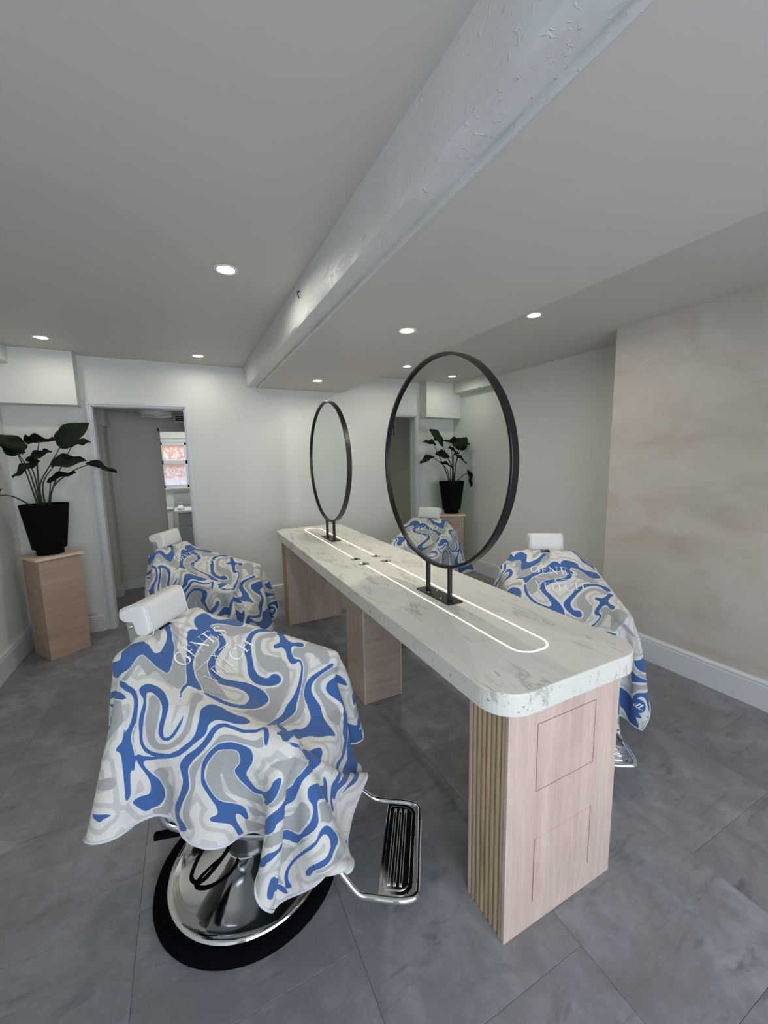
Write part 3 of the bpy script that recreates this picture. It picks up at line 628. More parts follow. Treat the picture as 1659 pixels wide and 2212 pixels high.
# ------------------------------------------------------------------ printed capes: a small cloth solver drapes each one over its chair
def rbox_push(P, box, thick):
    c,h,r,ang=box   # centre, half sizes, round radius, tilt about y
    ca,sa=np.cos(ang),np.sin(ang)
    q=P-np.array(c)
    lx=ca*q[:,0]-sa*q[:,2]; lz=sa*q[:,0]+ca*q[:,2]; ly=q[:,1]
    L=np.stack([lx,ly,lz],1); hi=np.array(h)-r
    a=np.abs(L)-hi
    out=np.maximum(a,0); lo=np.linalg.norm(out,axis=1)
    ins=np.minimum(a.max(1),0)
    d=lo+ins-r-thick
    m=d<0
    if not m.any(): return None
    Lm=L[m]; am=a[m]; g=out[m].copy(); z=lo[m]<1e-9
    if z.any():
        k=am[z].argmax(1); gz=np.zeros((z.sum(),3)); gz[np.arange(len(k)),k]=1; g[z]=gz
    g/=np.linalg.norm(g,axis=1)[:,None]; g*=np.where(Lm>=0,1,-1)
    gw=np.stack([ca*g[:,0]+sa*g[:,2], g[:,1], -sa*g[:,0]+ca*g[:,2]],1)
    return m,gw,-d[m]
BOXES=[((-.235,0,.72),(.045,.215,.235),.04,-.15),   # back rest
 ((.03,.262,.757),(.28,.042,.055),.038,.27),((.03,-.262,.757),(.28,.042,.055),.038,.27),
 ((.06,0,.47),(.28,.225,.075),.04,0),((.375,0,.30),(.022,.185,.17),.02,-.52)]
BEND=.08
S0,S1,TW,HS=-.34,.99,.735,.0155
def cape_sim(dz=0.,seed=1,rot=0.,off=(0,0),T=1.9,S1=None,TW=None,pins=()):
    S1=S1 or globals()['S1']; TW=TW or globals()['TW']
    rng=np.random.default_rng(seed)
    ns=int(round((S1-S0)/HS))+1; nt=int(round(2*TW/HS))+1
    a=np.linspace(-1,1,ns)[:,None]; b=np.linspace(-1,1,nt)[None,:]
    k=np.where(a>0,.34,.10)+0*b
    U=(S0+S1)/2+(S1-S0)/2*a*np.sqrt(1-k*b*b/2); V=TW*(1-.07*np.clip(a+.9,0,1.0))*b*np.sqrt(1-k*a*a/2)
    r=np.hypot(U,V); R0=.060
    f=np.where(r<R0,.42,np.minimum(1,.42+.58*(r-R0)/.30)); f=np.where(r>R0,(R0*.42+ (r-R0)*np.minimum(1,.55+.45*(r-R0)/.3))/np.maximum(r,1e-6),f)
    X=np.zeros((ns,nt,3)); cr,sr=np.cos(rot),np.sin(rot)
    u2=U*f; v2=V*f
    X[...,0]=-.250+off[0]+cr*u2-sr*v2; X[...,1]=off[1]+sr*u2+cr*v2; X[...,2]=.978+.012*np.clip(r-.1,0,1)
    noise=rng.normal(size=(12,14))
    def sm(n):
        ii=np.linspace(0,n.shape[0]-1.001,ns); jj=np.linspace(0,n.shape[1]-1.001,nt)
        i0=ii.astype(int); j0=jj.astype(int); fi=(ii-i0)[:,None]; fj=(jj-j0)[None,:]
        fi=fi*fi*(3-2*fi); fj=fj*fj*(3-2*fj)
        return (n[i0][:,j0]*(1-fi)*(1-fj)+n[i0+1][:,j0]*fi*(1-fj)+n[i0][:,j0+1]*(1-fi)*fj+n[i0+1][:,j0+1]*fi*fj)
    X[...,2]+=.012*sm(noise)*np.clip((r-.12)*5,0,1)
    th=np.arctan2(V,U); X[...,2]+=.006*np.cos(11*th+seed)*np.exp(-((r-.14)/.06)**2)
    w=np.ones((ns,nt)); pin=r<R0; w[pin]=0
    # neck ring tilt down to the front
    X[...,2]=np.where(pin, .968-.35*(u2), X[...,2])
    rest={}
    def L0(sa,sb): return np.hypot(U[sa]-U[sb],V[sa]-V[sb])
    G=[]
    def add(sa,sb,st):
        G.append((sa,sb,L0(sa,sb),st))
    A=slice(None)
    for p in (0,1):
        n=(ns-p)//2*2; add((slice(p,p+n,2),A),(slice(p+1,p+n,2),A),1.)
        n=(nt-p)//2*2; add((A,slice(p,p+n,2)),(A,slice(p+1,p+n,2)),1.)
    for p in (0,1):
        n=(ns-p)//2*2
        add((slice(p,p+n,2),slice(0,nt-1)),(slice(p+1,p+n,2),slice(1,nt)),.9)
        add((slice(p,p+n,2),slice(1,nt)),(slice(p+1,p+n,2),slice(0,nt-1)),.9)
    for s in (2,4):
        for p in range(0,2*s):
            i=np.arange(ns-s); i=i[(i%(2*s))==p] if False else None
        for p in (0,1):
            idx=np.array([q for q in range(ns-s) if (q//s)%2==p]); add((idx,A),(idx+s,A),.0)
            idx=np.array([q for q in range(nt-s) if (q//s)%2==p]); add((A,idx),(A,idx+s),.0)
    Wg=[]
    for sa,sb,l,st in G:
        wa,wb=w[sa],w[sb]; Wg.append((wa/np.maximum(wa+wb,1e-9),wb/np.maximum(wa+wb,1e-9)))
    V3=np.zeros_like(X); dt=1/420.; g=np.array([0,0,-9.8])
    bend=BEND
    boxes=[(np.array(c)+np.array([0,0,0]),h,r_,t) for c,h,r_,t in BOXES]
    N=int(T/dt)
    PN=[(np.clip(1-np.hypot(U-pu,V-pv)/.045,0,1)[...,None],np.array(tg)) for pu,pv,tg in pins]
    for it in range(N):
        V3+=dt*g; V3*=.9985 if it<N*.7 else .992
        P=X+dt*V3*(w[...,None])
        P0=P.copy() if False else None
        for (sa,sb,l,st),(ca_,cb_) in zip(G,Wg):
            pa=P[sa]; pb=P[sb]; d=pb-pa; n=np.sqrt((d*d).sum(-1))+1e-9
            c=(n-l)
            if st==0.: c=np.where(c<0,c,0)*bend   # only resists folding
            else: c=c*st
            d*=(c/n)[...,None]
            P[sa]=pa+d*ca_[...,None]; P[sb]=pb-d*cb_[...,None]
        F=P.reshape(-1,3); XF=X.reshape(-1,3)
        for bx in boxes:
            o=rbox_push(F,bx,.006)
            if o is None: continue
            m,gw,dep=o
            mv=F[m]-XF[m]; F[m]+=gw*dep[:,None]
            tg=mv-gw*(mv*gw).sum(1)[:,None]; F[m]-=tg*.45
        fl=F[:,2]<.006
        F[fl,2]=.006
        P=F.reshape(ns,nt,3); P[w==0]=X[w==0]
        if it>N*.35:
            for wg,tg in PN:
                c=(P*wg).sum((0,1))/wg.sum(); dl=tg-c; n=np.linalg.norm(dl); P=P+wg*dl*min(1,.004/max(n,1e-6))*.5
        V3=(P-X)/dt
        sp=np.sqrt((V3**2).sum(-1,keepdims=True)); V3*=np.minimum(1,3./np.maximum(sp,1e-6))
        X=P
    X=X.copy(); X[...,2]+=dz
    return X,U,V,pin

def cubic_up(X, k):
    def up(A):
        n = A.shape[0]; t = np.linspace(0, n-1, (n-1)*k+1); i = np.minimum(t.astype(int), n-2); f = (t-i).reshape((-1,)+(1,)*(A.ndim-1))
        g_ = lambda j: A[np.clip(j, 0, n-1)]
        p0 = np.where((i > 0).reshape(f.shape), g_(i-1), 2*g_(i)-g_(i+1)); p1 = g_(i); p2 = g_(i+1); p3 = np.where((i < n-2).reshape(f.shape), g_(i+2), 2*g_(i+1)-g_(i))
        return .5*(2*p1+(p2-p0)*f+(2*p0-5*p1+4*p2-p3)*f*f+(3*p1-p0-3*p2+p3)*f**3)
    return up(up(X).swapaxes(0, 1)).swapaxes(0, 1)
KUP = 3
PRINT_BLUE, PRINT_GREY, PRINT_WARM = [], [], []
PRINT_BLUE = [[(0.054,-0.016),(0.051,0.027),(0.077,-0.023),(0.106,-0.053),(0.128,-0.091),(0.148,-0.139),(0.156,-0.171),(0.141,-0.173),(0.126,-0.173),(0.093,-0.164),(0.071,-0.161),(0.06,-0.17),(0.057,-0.182),(0.055,-0.207),(0.039,-0.222),(0.026,-0.232),(-0.014,-0.226),(-0.018,-0.212),(-0.021,-0.197),(0.02,-0.193),(0.013,-0.173),(0.004,-0.146),(0.012,-0.132),(0.027,-0.123),(0.049,-0.126),(0.071,-0.132),(0.089,-0.135),(0.099,-0.124),(0.096,-0.102),(0.085,-0.071),(0.072,-0.05)],[(0.045,-0.241),(0.079,-0.249),(0.103,-0.255),(0.122,-0.27),(0.136,-0.293),(0.137,-0.328),(0.126,-0.355),(0.123,-0.38),(0.132,-0.413),(0.136,-0.446),(0.135,-0.467),(0.129,-0.46),(0.122,-0.431),(0.114,-0.389),(0.113,-0.359),(0.12,-0.34),(0.129,-0.309),(0.123,-0.285),(0.105,-0.267),(0.078,-0.26),(0.052,-0.252)],[(-0.058,-0.262),(0.067,-0.269),(0.09,-0.283),(-0.044,-0.277),(-0.065,-0.274)],[(-0.079,-0.29),(-0.05,-0.294),(0.045,-0.328),(0.042,-0.351),(0.039,-0.381),(0.037,-0.404),(0.039,-0.374),(0.044,-0.341)],[(0.105,-0.35),(0.111,-0.379),(0.117,-0.415),(0.125,-0.458),(0.126,-0.485),(0.128,-0.535),(0.118,-0.542),(0.114,-0.503),(0.108,-0.449),(0.101,-0.413),(0.087,-0.402),(0.102,-0.383)],[(0.024,-0.568),(0.061,-0.564),(0.081,-0.568),(0.066,-0.574),(0.054,-0.582),(0.047,-0.579)],[(0.064,0.131),(0.062,0.164),(0.07,0.186),(0.092,0.19),(0.111,0.214),(0.112,0.274),(0.127,0.289),(0.162,0.293),(0.183,0.256),(0.171,0.23),(0.143,0.21),(0.123,0.177),(0.119,0.146),(0.137,0.137),(0.163,0.145),(0.195,0.131),(0.215,0.11),(0.222,0.076),(0.229,0.032),(0.242,-0.003),(0.264,-0.031),(0.292,-0.039),(0.32,-0.012),(0.361,0.026),(0.408,0.045),(0.445,0.04),(0.455,0.012),(0.434,-0.075),(0.397,-0.161),(0.356,-0.191),(0.313,-0.192),(0.272,-0.181),(0.307,-0.175),(0.35,-0.172),(0.385,-0.144),(0.398,-0.091),(0.398,-0.04),(0.374,-0.019),(0.339,-0.039),(0.305,-0.076),(0.276,-0.083),(0.247,-0.059),(0.226,-0.022),(0.214,0.025),(0.208,0.071),(0.198,0.101),(0.175,0.113),(0.16,0.105),(0.159,0.066),(0.164,0.019),(0.175,-0.029),(0.191,-0.072),(0.211,-0.111),(0.231,-0.135),(0.263,-0.17),(0.241,-0.177),(0.227,-0.18),(0.223,-0.201),(0.225,-0.221),(0.232,-0.247),(0.22,-0.218),(0.216,-0.194),(0.219,-0.174),(0.19,-0.118),(0.164,-0.066),(0.138,-0.012),(0.108,0.036),(0.103,0.067),(0.115,0.082),(0.1,0.094),(0.076,0.107)],[(0.288,0.316),(0.26,0.31),(0.24,0.269),(0.239,0.223),(0.257,0.175),(0.283,0.134),(0.312,0.107),(0.336,0.077),(0.362,0.055),(0.392,0.055),(0.42,0.074),(0.444,0.098),(0.451,0.119),(0.444,0.132),(0.425,0.133),(0.412,0.122),(0.409,0.102),(0.391,0.091),(0.366,0.089),(0.341,0.105),(0.317,0.13),(0.287,0.163),(0.265,0.199),(0.254,0.238),(0.262,0.27),(0.295,0.294)],[(0.315,0.299),(0.342,0.276),(0.353,0.251),(0.344,0.231),(0.356,0.22),(0.373,0.24),(0.398,0.227),(0.421,0.206),(0.444,0.199),(0.454,0.209),(0.456,0.22),(0.475,0.213),(0.5,0.18),(0.517,0.141),(0.525,0.101),(0.523,0.06),(0.525,0.014),(0.507,-0.062),(0.474,-0.221),(0.511,-0.106),(0.545,0.005),(0.559,0.062),(0.549,0.093),(0.534,0.134),(0.506,0.184),(0.482,0.213),(0.461,0.226),(0.442,0.22),(0.426,0.225),(0.402,0.253),(0.406,0.269),(0.423,0.273),(0.437,0.284),(0.428,0.296),(0.412,0.295),(0.391,0.278),(0.361,0.286),(0.328,0.319)],[(0.566,0.284),(0.557,0.257),(0.545,0.226),(0.535,0.192),(0.541,0.158),(0.563,0.13),(0.596,0.112),(0.623,0.086),(0.624,0.045),(0.606,0.002),(0.577,-0.037),(0.51,-0.246),(0.504,-0.256),(0.512,-0.264),(0.519,-0.276),(0.531,-0.277),(0.534,-0.268),(0.538,-0.257),(0.622,-0.034),(0.676,0.014),(0.728,0.053),(0.711,0.07),(0.691,0.09),(0.659,0.123),(0.637,0.144),(0.603,0.152),(0.572,0.163),(0.556,0.186),(0.558,0.218),(0.568,0.253),(0.575,0.278)],[(0.529,-0.276),(0.56,-0.273),(0.616,-0.214),(0.653,-0.177),(0.654,-0.193),(0.625,-0.266),(0.63,-0.304),(0.645,-0.332),(0.615,-0.366),(0.603,-0.395),(0.595,-0.429),(0.598,-0.486),(0.617,-0.475),(0.628,-0.442),(0.624,-0.418),(0.664,-0.387),(0.69,-0.348),(0.66,-0.311),(0.641,-0.274),(0.686,-0.181),(0.695,-0.133),(0.703,-0.054),(0.672,-0.058),(0.584,-0.243),(0.546,-0.272)],[(0.652,0.357),(0.608,0.248),(0.608,0.215),(0.626,0.202),(0.662,0.206),(0.695,0.211),(0.728,0.202),(0.75,0.159),(0.769,0.127),(0.817,0.132),(0.824,0.07),(0.783,-0.097),(0.821,-0.13),(0.843,-0.145),(0.861,-0.157),(0.87,-0.142),(0.827,-0.123),(0.804,-0.071),(0.853,0.112),(0.837,0.154),(0.794,0.188),(0.751,0.226),(0.722,0.235),(0.697,0.245),(0.67,0.256),(0.683,0.378),(0.679,0.389)],[(0.859,0.501),(0.834,0.201),(0.846,0.165),(0.876,0.137),(0.876,0.079),(0.807,-0.106),(0.854,-0.124),(0.855,-0.113),(0.839,-0.075),(0.909,0.069),(0.905,0.021),(0.864,-0.053),(0.874,-0.084),(0.876,-0.051),(0.929,0.036),(0.958,0.19),(0.93,0.539),(0.893,0.524)],[(0.115,-0.248),(0.123,-0.235),(0.145,-0.228),(0.174,-0.234),(0.201,-0.258),(0.217,-0.288),(0.219,-0.315),(0.216,-0.341),(0.221,-0.36),(0.232,-0.358),(0.247,-0.339),(0.259,-0.309),(0.259,-0.278),(0.263,-0.31),(0.251,-0.345),(0.233,-0.365),(0.217,-0.368),(0.205,-0.354),(0.205,-0.329),(0.207,-0.302),(0.198,-0.279),(0.175,-0.258),(0.153,-0.248),(0.139,-0.253),(0.146,-0.269),(0.158,-0.294),(0.157,-0.331),(0.153,-0.37),(0.158,-0.396),(0.171,-0.411),(0.194,-0.416),(0.244,-0.404),(0.24,-0.411),(0.191,-0.426),(0.165,-0.419),(0.152,-0.401),(0.146,-0.376),(0.145,-0.338),(0.149,-0.294),(0.142,-0.273),(0.126,-0.26)],[(0.241,-0.405),(0.265,-0.386),(0.294,-0.353),(0.308,-0.322),(0.306,-0.291),(0.297,-0.26),(0.301,-0.238),(0.317,-0.219),(0.346,-0.218),(0.379,-0.229),(0.408,-0.225),(0.427,-0.238),(0.424,-0.254),(0.407,-0.266),(0.382,-0.27),(0.359,-0.27),(0.342,-0.28),(0.332,-0.294),(0.333,-0.314),(0.32,-0.337),(0.302,-0.36),(0.283,-0.386),(0.261,-0.405),(0.228,-0.421),(0.182,-0.441),(0.162,-0.444),(0.158,-0.454),(0.167,-0.471),(0.185,-0.491),(0.208,-0.509),(0.222,-0.533),(0.222,-0.561),(0.207,-0.589),(0.188,-0.598),(0.173,-0.603),(0.156,-0.588),(0.138,-0.563),(0.141,-0.556),(0.159,-0.554),(0.176,-0.554),(0.182,-0.54),(0.18,-0.516),(0.169,-0.489),(0.152,-0.461),(0.141,-0.437),(0.142,-0.424),(0.161,-0.432),(0.188,-0.432),(0.217,-0.421)],[(0.469,-0.246),(0.448,-0.271),(0.422,-0.281),(0.395,-0.28),(0.366,-0.28),(0.349,-0.295),(0.338,-0.324),(0.319,-0.363),(0.292,-0.393),(0.278,-0.424),(0.287,-0.447),(0.296,-0.469),(0.291,-0.516),(0.268,-0.584),(0.284,-0.62),(0.312,-0.612),(0.339,-0.588),(0.33,-0.577),(0.302,-0.565),(0.308,-0.519),(0.317,-0.48),(0.31,-0.454),(0.302,-0.428),(0.313,-0.399),(0.333,-0.367),(0.35,-0.331),(0.357,-0.303),(0.371,-0.288),(0.396,-0.287),(0.426,-0.288),(0.453,-0.276),(0.467,-0.26),(0.473,-0.27),(0.478,-0.29),(0.487,-0.303),(0.486,-0.286),(0.479,-0.26),(0.474,-0.246)],[(0.344,-0.428),(0.341,-0.399),(0.354,-0.363),(0.374,-0.335),(0.4,-0.321),(0.433,-0.319),(0.458,-0.325),(0.469,-0.349),(0.466,-0.376),(0.465,-0.396),(0.48,-0.419),(0.509,-0.442),(0.532,-0.43),(0.532,-0.442),(0.509,-0.46),(0.47,-0.434),(0.442,-0.407),(0.433,-0.393),(0.44,-0.372),(0.437,-0.351),(0.422,-0.336),(0.399,-0.34),(0.377,-0.35),(0.361,-0.374),(0.351,-0.406),(0.353,-0.435),(0.373,-0.458),(0.402,-0.479),(0.423,-0.486),(0.456,-0.493),(0.495,-0.517),(0.517,-0.551),(0.513,-0.557),(0.49,-0.535),(0.47,-0.525),(0.48,-0.551),(0.515,-0.597),(0.521,-0.608),(0.535,-0.607),(0.526,-0.608),(0.521,-0.608),(0.517,-0.608),(0.505,-0.603),(0.474,-0.563),(0.454,-0.547),(0.428,-0.541),(0.404,-0.539),(0.402,-0.532),(0.418,-0.52),(0.411,-0.501),(0.393,-0.486),(0.365,-0.465),(0.351,-0.451)],[(0.534,-0.43),(0.553,-0.384),(0.55,-0.362),(0.558,-0.346),(0.566,-0.347),(0.573,-0.365),(0.577,-0.39),(0.569,-0.418),(0.547,-0.465),(0.549,-0.439),(0.538,-0.445)],[(0.675,-0.505),(0.661,-0.492),(0.674,-0.47),(0.693,-0.443),(0.785,-0.388),(0.771,-0.336),(0.755,-0.309),(0.727,-0.291),(0.7,-0.294),(0.675,-0.286),(0.68,-0.263),(0.75,-0.175),(0.76,-0.16),(0.744,-0.145),(0.778,-0.14),(0.811,-0.152),(0.82,-0.166),(0.743,-0.244),(0.721,-0.273),(0.746,-0.286),(0.771,-0.295),(0.784,-0.313),(0.793,-0.356),(0.803,-0.409),(0.707,-0.454),(0.68,-0.476)],[(0.911,-0.498),(0.889,-0.49),(0.871,-0.476),(0.854,-0.446),(0.839,-0.405),(0.822,-0.347),(0.814,-0.319),(0.8,-0.302),(0.799,-0.283),(0.827,-0.265),(0.869,-0.254),(0.887,-0.271),(0.894,-0.294),(0.893,-0.312),(0.887,-0.336),(0.885,-0.363),(0.897,-0.387),(0.898,-0.403),(0.886,-0.397),(0.874,-0.372),(0.871,-0.341),(0.874,-0.316),(0.867,-0.296),(0.843,-0.285),(0.817,-0.29),(0.814,-0.306),(0.825,-0.328),(0.836,-0.374),(0.854,-0.43),(0.872,-0.465),(0.895,-0.482),(0.915,-0.481)],[(0.751,-0.563),(0.733,-0.549),(0.718,-0.529),(0.72,-0.521),(0.74,-0.52),(0.848,-0.517),(0.916,-0.502),(0.912,-0.514),(0.779,-0.539),(0.758,-0.545),(0.769,-0.558)],[(0.669,-0.566),(0.663,-0.558),(0.661,-0.5),(0.66,-0.493),(0.671,-0.504),(0.679,-0.521)],[(0.509,0.398),(0.522,0.417),(0.547,0.428),(0.574,0.437),(0.576,0.435),(0.553,0.427),(0.534,0.405),(0.517,0.408)],[(0.591,0.453),(0.6,0.456),(0.631,0.458),(0.657,0.433),(0.66,0.426),(0.676,0.434),(0.69,0.455),(0.694,0.479),(0.687,0.522),(0.679,0.508),(0.65,0.486),(0.626,0.47),(0.599,0.462)],[(0.722,0.432),(0.727,0.465),(0.727,0.508),(0.727,0.539),(0.734,0.545),(0.744,0.496),(0.762,0.466),(0.768,0.451)],[(0.833,0.49),(0.798,0.511),(0.782,0.572),(0.798,0.58),(0.842,0.606),(0.877,0.602),(0.896,0.599),(0.905,0.598),(0.905,0.585),(0.883,0.6),(0.849,0.573),(0.817,0.545),(0.815,0.518),(0.851,0.497)],[(0.896,0.438),(0.906,0.473),(0.921,0.521),(0.953,0.556),(0.982,0.57),(0.984,0.561),(0.986,0.514),(0.955,0.469),(0.947,0.45)]]
PRINT_GREY = [[(0.011,-0.066),(0.04,-0.055),(0.062,-0.074),(0.07,-0.092),(0.056,-0.095),(0.031,-0.084)],[(0.05,0.031),(0.075,0.033),(0.097,0.001),(0.117,-0.048),(0.149,-0.075),(0.178,-0.106),(0.211,-0.168),(0.213,-0.203),(0.193,-0.209),(0.163,-0.202),(0.139,-0.19),(0.118,-0.192),(0.115,-0.208),(0.099,-0.204),(0.076,-0.191),(0.071,-0.206),(0.07,-0.233),(0.057,-0.244),(0.046,-0.236),(0.058,-0.209),(0.061,-0.185),(0.063,-0.171),(0.073,-0.164),(0.096,-0.166),(0.127,-0.175),(0.158,-0.174),(0.149,-0.138),(0.131,-0.089),(0.107,-0.051),(0.079,-0.02)],[(0.123,0.148),(0.147,0.205),(0.189,0.251),(0.221,0.272),(0.233,0.239),(0.217,0.199),(0.201,0.159),(0.184,0.153),(0.164,0.151),(0.139,0.142)],[(0.164,0.097),(0.178,0.105),(0.195,0.096),(0.201,0.072),(0.208,0.025),(0.222,-0.022),(0.247,-0.068),(0.276,-0.093),(0.31,-0.108),(0.346,-0.156),(0.3,-0.176),(0.268,-0.168),(0.241,-0.138),(0.216,-0.106),(0.196,-0.063),(0.18,-0.022),(0.171,0.023),(0.164,0.067)],[(0.278,0.259),(0.299,0.289),(0.319,0.31),(0.319,0.27),(0.293,0.236),(0.309,0.196),(0.334,0.174),(0.368,0.183),(0.404,0.194),(0.444,0.178),(0.489,0.128),(0.503,0.062),(0.507,0.003),(0.497,-0.103),(0.464,-0.192),(0.434,-0.196),(0.402,-0.184),(0.438,-0.087),(0.465,0.007),(0.452,0.044),(0.426,0.058),(0.455,0.098),(0.459,0.127),(0.443,0.144),(0.42,0.143),(0.401,0.126),(0.37,0.12),(0.337,0.135),(0.305,0.168),(0.279,0.212)],[(0.459,0.252),(0.473,0.27),(0.496,0.269),(0.536,0.26),(0.552,0.28),(0.497,0.327),(0.457,0.337),(0.437,0.305),(0.442,0.282),(0.415,0.265),(0.414,0.249),(0.429,0.229),(0.46,0.232),(0.486,0.215),(0.511,0.184),(0.537,0.136),(0.559,0.091),(0.563,0.055),(0.543,-0.014),(0.497,-0.182),(0.554,-0.023),(0.584,0.048),(0.584,0.102),(0.555,0.133),(0.528,0.183),(0.504,0.22)],[(0.58,0.279),(0.565,0.239),(0.562,0.203),(0.58,0.174),(0.619,0.165),(0.661,0.148),(0.696,0.116),(0.729,0.109),(0.729,0.175),(0.691,0.192),(0.64,0.187),(0.6,0.192),(0.58,0.209),(0.59,0.243),(0.617,0.323)],[(0.517,-0.341),(0.544,-0.303),(0.594,-0.274),(0.633,-0.246),(0.631,-0.272),(0.636,-0.31),(0.632,-0.342),(0.601,-0.371),(0.592,-0.396),(0.577,-0.411),(0.573,-0.37),(0.571,-0.34),(0.543,-0.332)],[(0.357,-0.411),(0.36,-0.379),(0.381,-0.351),(0.402,-0.341),(0.427,-0.341),(0.437,-0.366),(0.433,-0.393),(0.451,-0.421),(0.496,-0.455),(0.532,-0.461),(0.544,-0.488),(0.512,-0.496),(0.477,-0.481),(0.447,-0.463),(0.424,-0.444),(0.407,-0.417),(0.395,-0.411),(0.405,-0.431),(0.42,-0.458),(0.452,-0.481),(0.498,-0.509),(0.53,-0.517),(0.554,-0.517),(0.595,-0.465),(0.54,-0.548),(0.498,-0.509),(0.453,-0.49),(0.412,-0.481),(0.383,-0.466),(0.361,-0.441)],[(0.165,-0.293),(0.154,-0.265),(0.162,-0.254),(0.182,-0.265),(0.196,-0.288),(0.2,-0.319),(0.193,-0.36),(0.204,-0.381),(0.236,-0.375),(0.263,-0.345),(0.275,-0.313),(0.272,-0.283),(0.257,-0.23),(0.258,-0.193),(0.283,-0.203),(0.279,-0.24),(0.289,-0.29),(0.29,-0.322),(0.268,-0.364),(0.237,-0.391),(0.195,-0.403),(0.171,-0.386),(0.164,-0.34)],[(0.124,-0.26),(0.14,-0.297),(0.141,-0.327),(0.132,-0.365),(0.133,-0.391),(0.14,-0.422),(0.137,-0.435),(0.129,-0.397),(0.124,-0.364),(0.135,-0.323),(0.134,-0.289)],[(0.308,-0.426),(0.326,-0.393),(0.352,-0.352),(0.365,-0.321),(0.381,-0.306),(0.403,-0.301),(0.438,-0.302),(0.461,-0.297),(0.472,-0.284),(0.481,-0.297),(0.475,-0.312),(0.442,-0.314),(0.406,-0.32),(0.379,-0.334),(0.357,-0.366),(0.34,-0.399),(0.329,-0.437),(0.335,-0.467),(0.335,-0.506),(0.34,-0.545),(0.36,-0.571),(0.34,-0.583),(0.317,-0.556),(0.315,-0.515),(0.323,-0.478),(0.316,-0.452)],[(0.187,-0.479),(0.221,-0.457),(0.243,-0.47),(0.231,-0.494),(0.259,-0.505),(0.257,-0.568),(0.232,-0.622),(0.203,-0.626),(0.188,-0.606),(0.213,-0.596),(0.227,-0.563),(0.229,-0.531),(0.208,-0.503)],[(0.624,-0.452),(0.637,-0.441),(0.661,-0.414),(0.726,-0.375),(0.699,-0.324),(0.707,-0.307),(0.739,-0.305),(0.763,-0.335),(0.776,-0.391),(0.69,-0.44),(0.658,-0.466),(0.64,-0.495)],[(0.734,-0.267),(0.826,-0.171),(0.858,-0.156),(0.836,-0.217),(0.805,-0.267),(0.781,-0.285),(0.793,-0.316),(0.808,-0.365),(0.826,-0.426),(0.841,-0.46),(0.831,-0.487),(0.901,-0.503),(0.775,-0.524),(0.74,-0.506),(0.731,-0.475),(0.814,-0.429),(0.801,-0.368),(0.79,-0.313),(0.777,-0.289),(0.753,-0.279)],[(0.831,-0.257),(0.893,-0.23),(0.941,-0.233),(0.919,-0.291),(0.903,-0.326),(0.896,-0.359),(0.893,-0.373),(0.889,-0.338),(0.902,-0.31),(0.903,-0.285),(0.896,-0.258),(0.866,-0.247)],[(0.51,-0.556),(0.541,-0.57),(0.581,-0.554),(0.618,-0.499),(0.559,-0.606),(0.545,-0.607),(0.529,-0.595)],[(0.026,-0.487),(0.081,-0.47),(0.093,-0.487),(0.084,-0.5),(0.034,-0.504)],[(0.059,-0.286),(0.088,-0.286),(0.1,-0.331),(0.087,-0.35),(0.051,-0.387),(0.04,-0.402),(0.038,-0.357),(0.042,-0.319)],[(0.56,0.436),(0.581,0.449),(0.593,0.469),(0.641,0.423),(0.594,0.453)],[(0.651,0.522),(0.703,0.462),(0.701,0.528),(0.695,0.521),(0.721,0.536),(0.724,0.502),(0.722,0.463)],[(0.783,0.457),(0.74,0.549),(0.757,0.557),(0.781,0.504),(0.827,0.479)],[(0.512,0.324),(0.527,0.348),(0.551,0.395),(0.54,0.438),(0.558,0.383),(0.542,0.335),(0.528,0.315)]]
COVER = [0, 0, 0, 0, 0, 24832, 106246, 237566, 524286, 1048574, 1048574, 2097150, 2097150, 2097150, 4194302, 4194302, 8388606, 33547260, 67101684, 134211576, 32501756, 65531900, 63438844, 130277356, 63438832, 59244536, 58915776, 0]

def poly_sdf(px, py, polys):
    out = np.full(px.shape, 1.0); inside = np.zeros(px.shape, bool)
    for P in polys:
        P = np.array(P); Q = np.roll(P, -1, 0); lo = P.min(0)-.06; hi = P.max(0)+.06
        m = (px > lo[0]) & (px < hi[0]) & (py > lo[1]) & (py < hi[1]); X = px[m][:, None]; Y = py[m][:, None]
        if not m.any(): continue
        ax, ay = P[:, 0], P[:, 1]; dx, dy = Q[:, 0]-ax, Q[:, 1]-ay; L = dx*dx+dy*dy+1e-12
        t = np.clip(((X-ax)*dx+(Y-ay)*dy)/L, 0, 1); d = np.sqrt(((X-ax-t*dx)**2+(Y-ay-t*dy)**2).min(1))
        with np.errstate(divide='ignore', invalid='ignore'):
            cr = ((ay > Y) != (Q[:, 1] > Y)) & (X < dx*(Y-ay)/np.where(dy == 0, 1e-12, dy)+ax)
        ins = cr.sum(1) % 2 == 1; sd = np.where(ins, -d, d); out[m] = np.minimum(out[m], sd)
    return out
def closed_curve(pts, n=5): return [(p.x, p.y) for p in smooth_path([(a, b_, 0) for a, b_ in pts], n, True)]
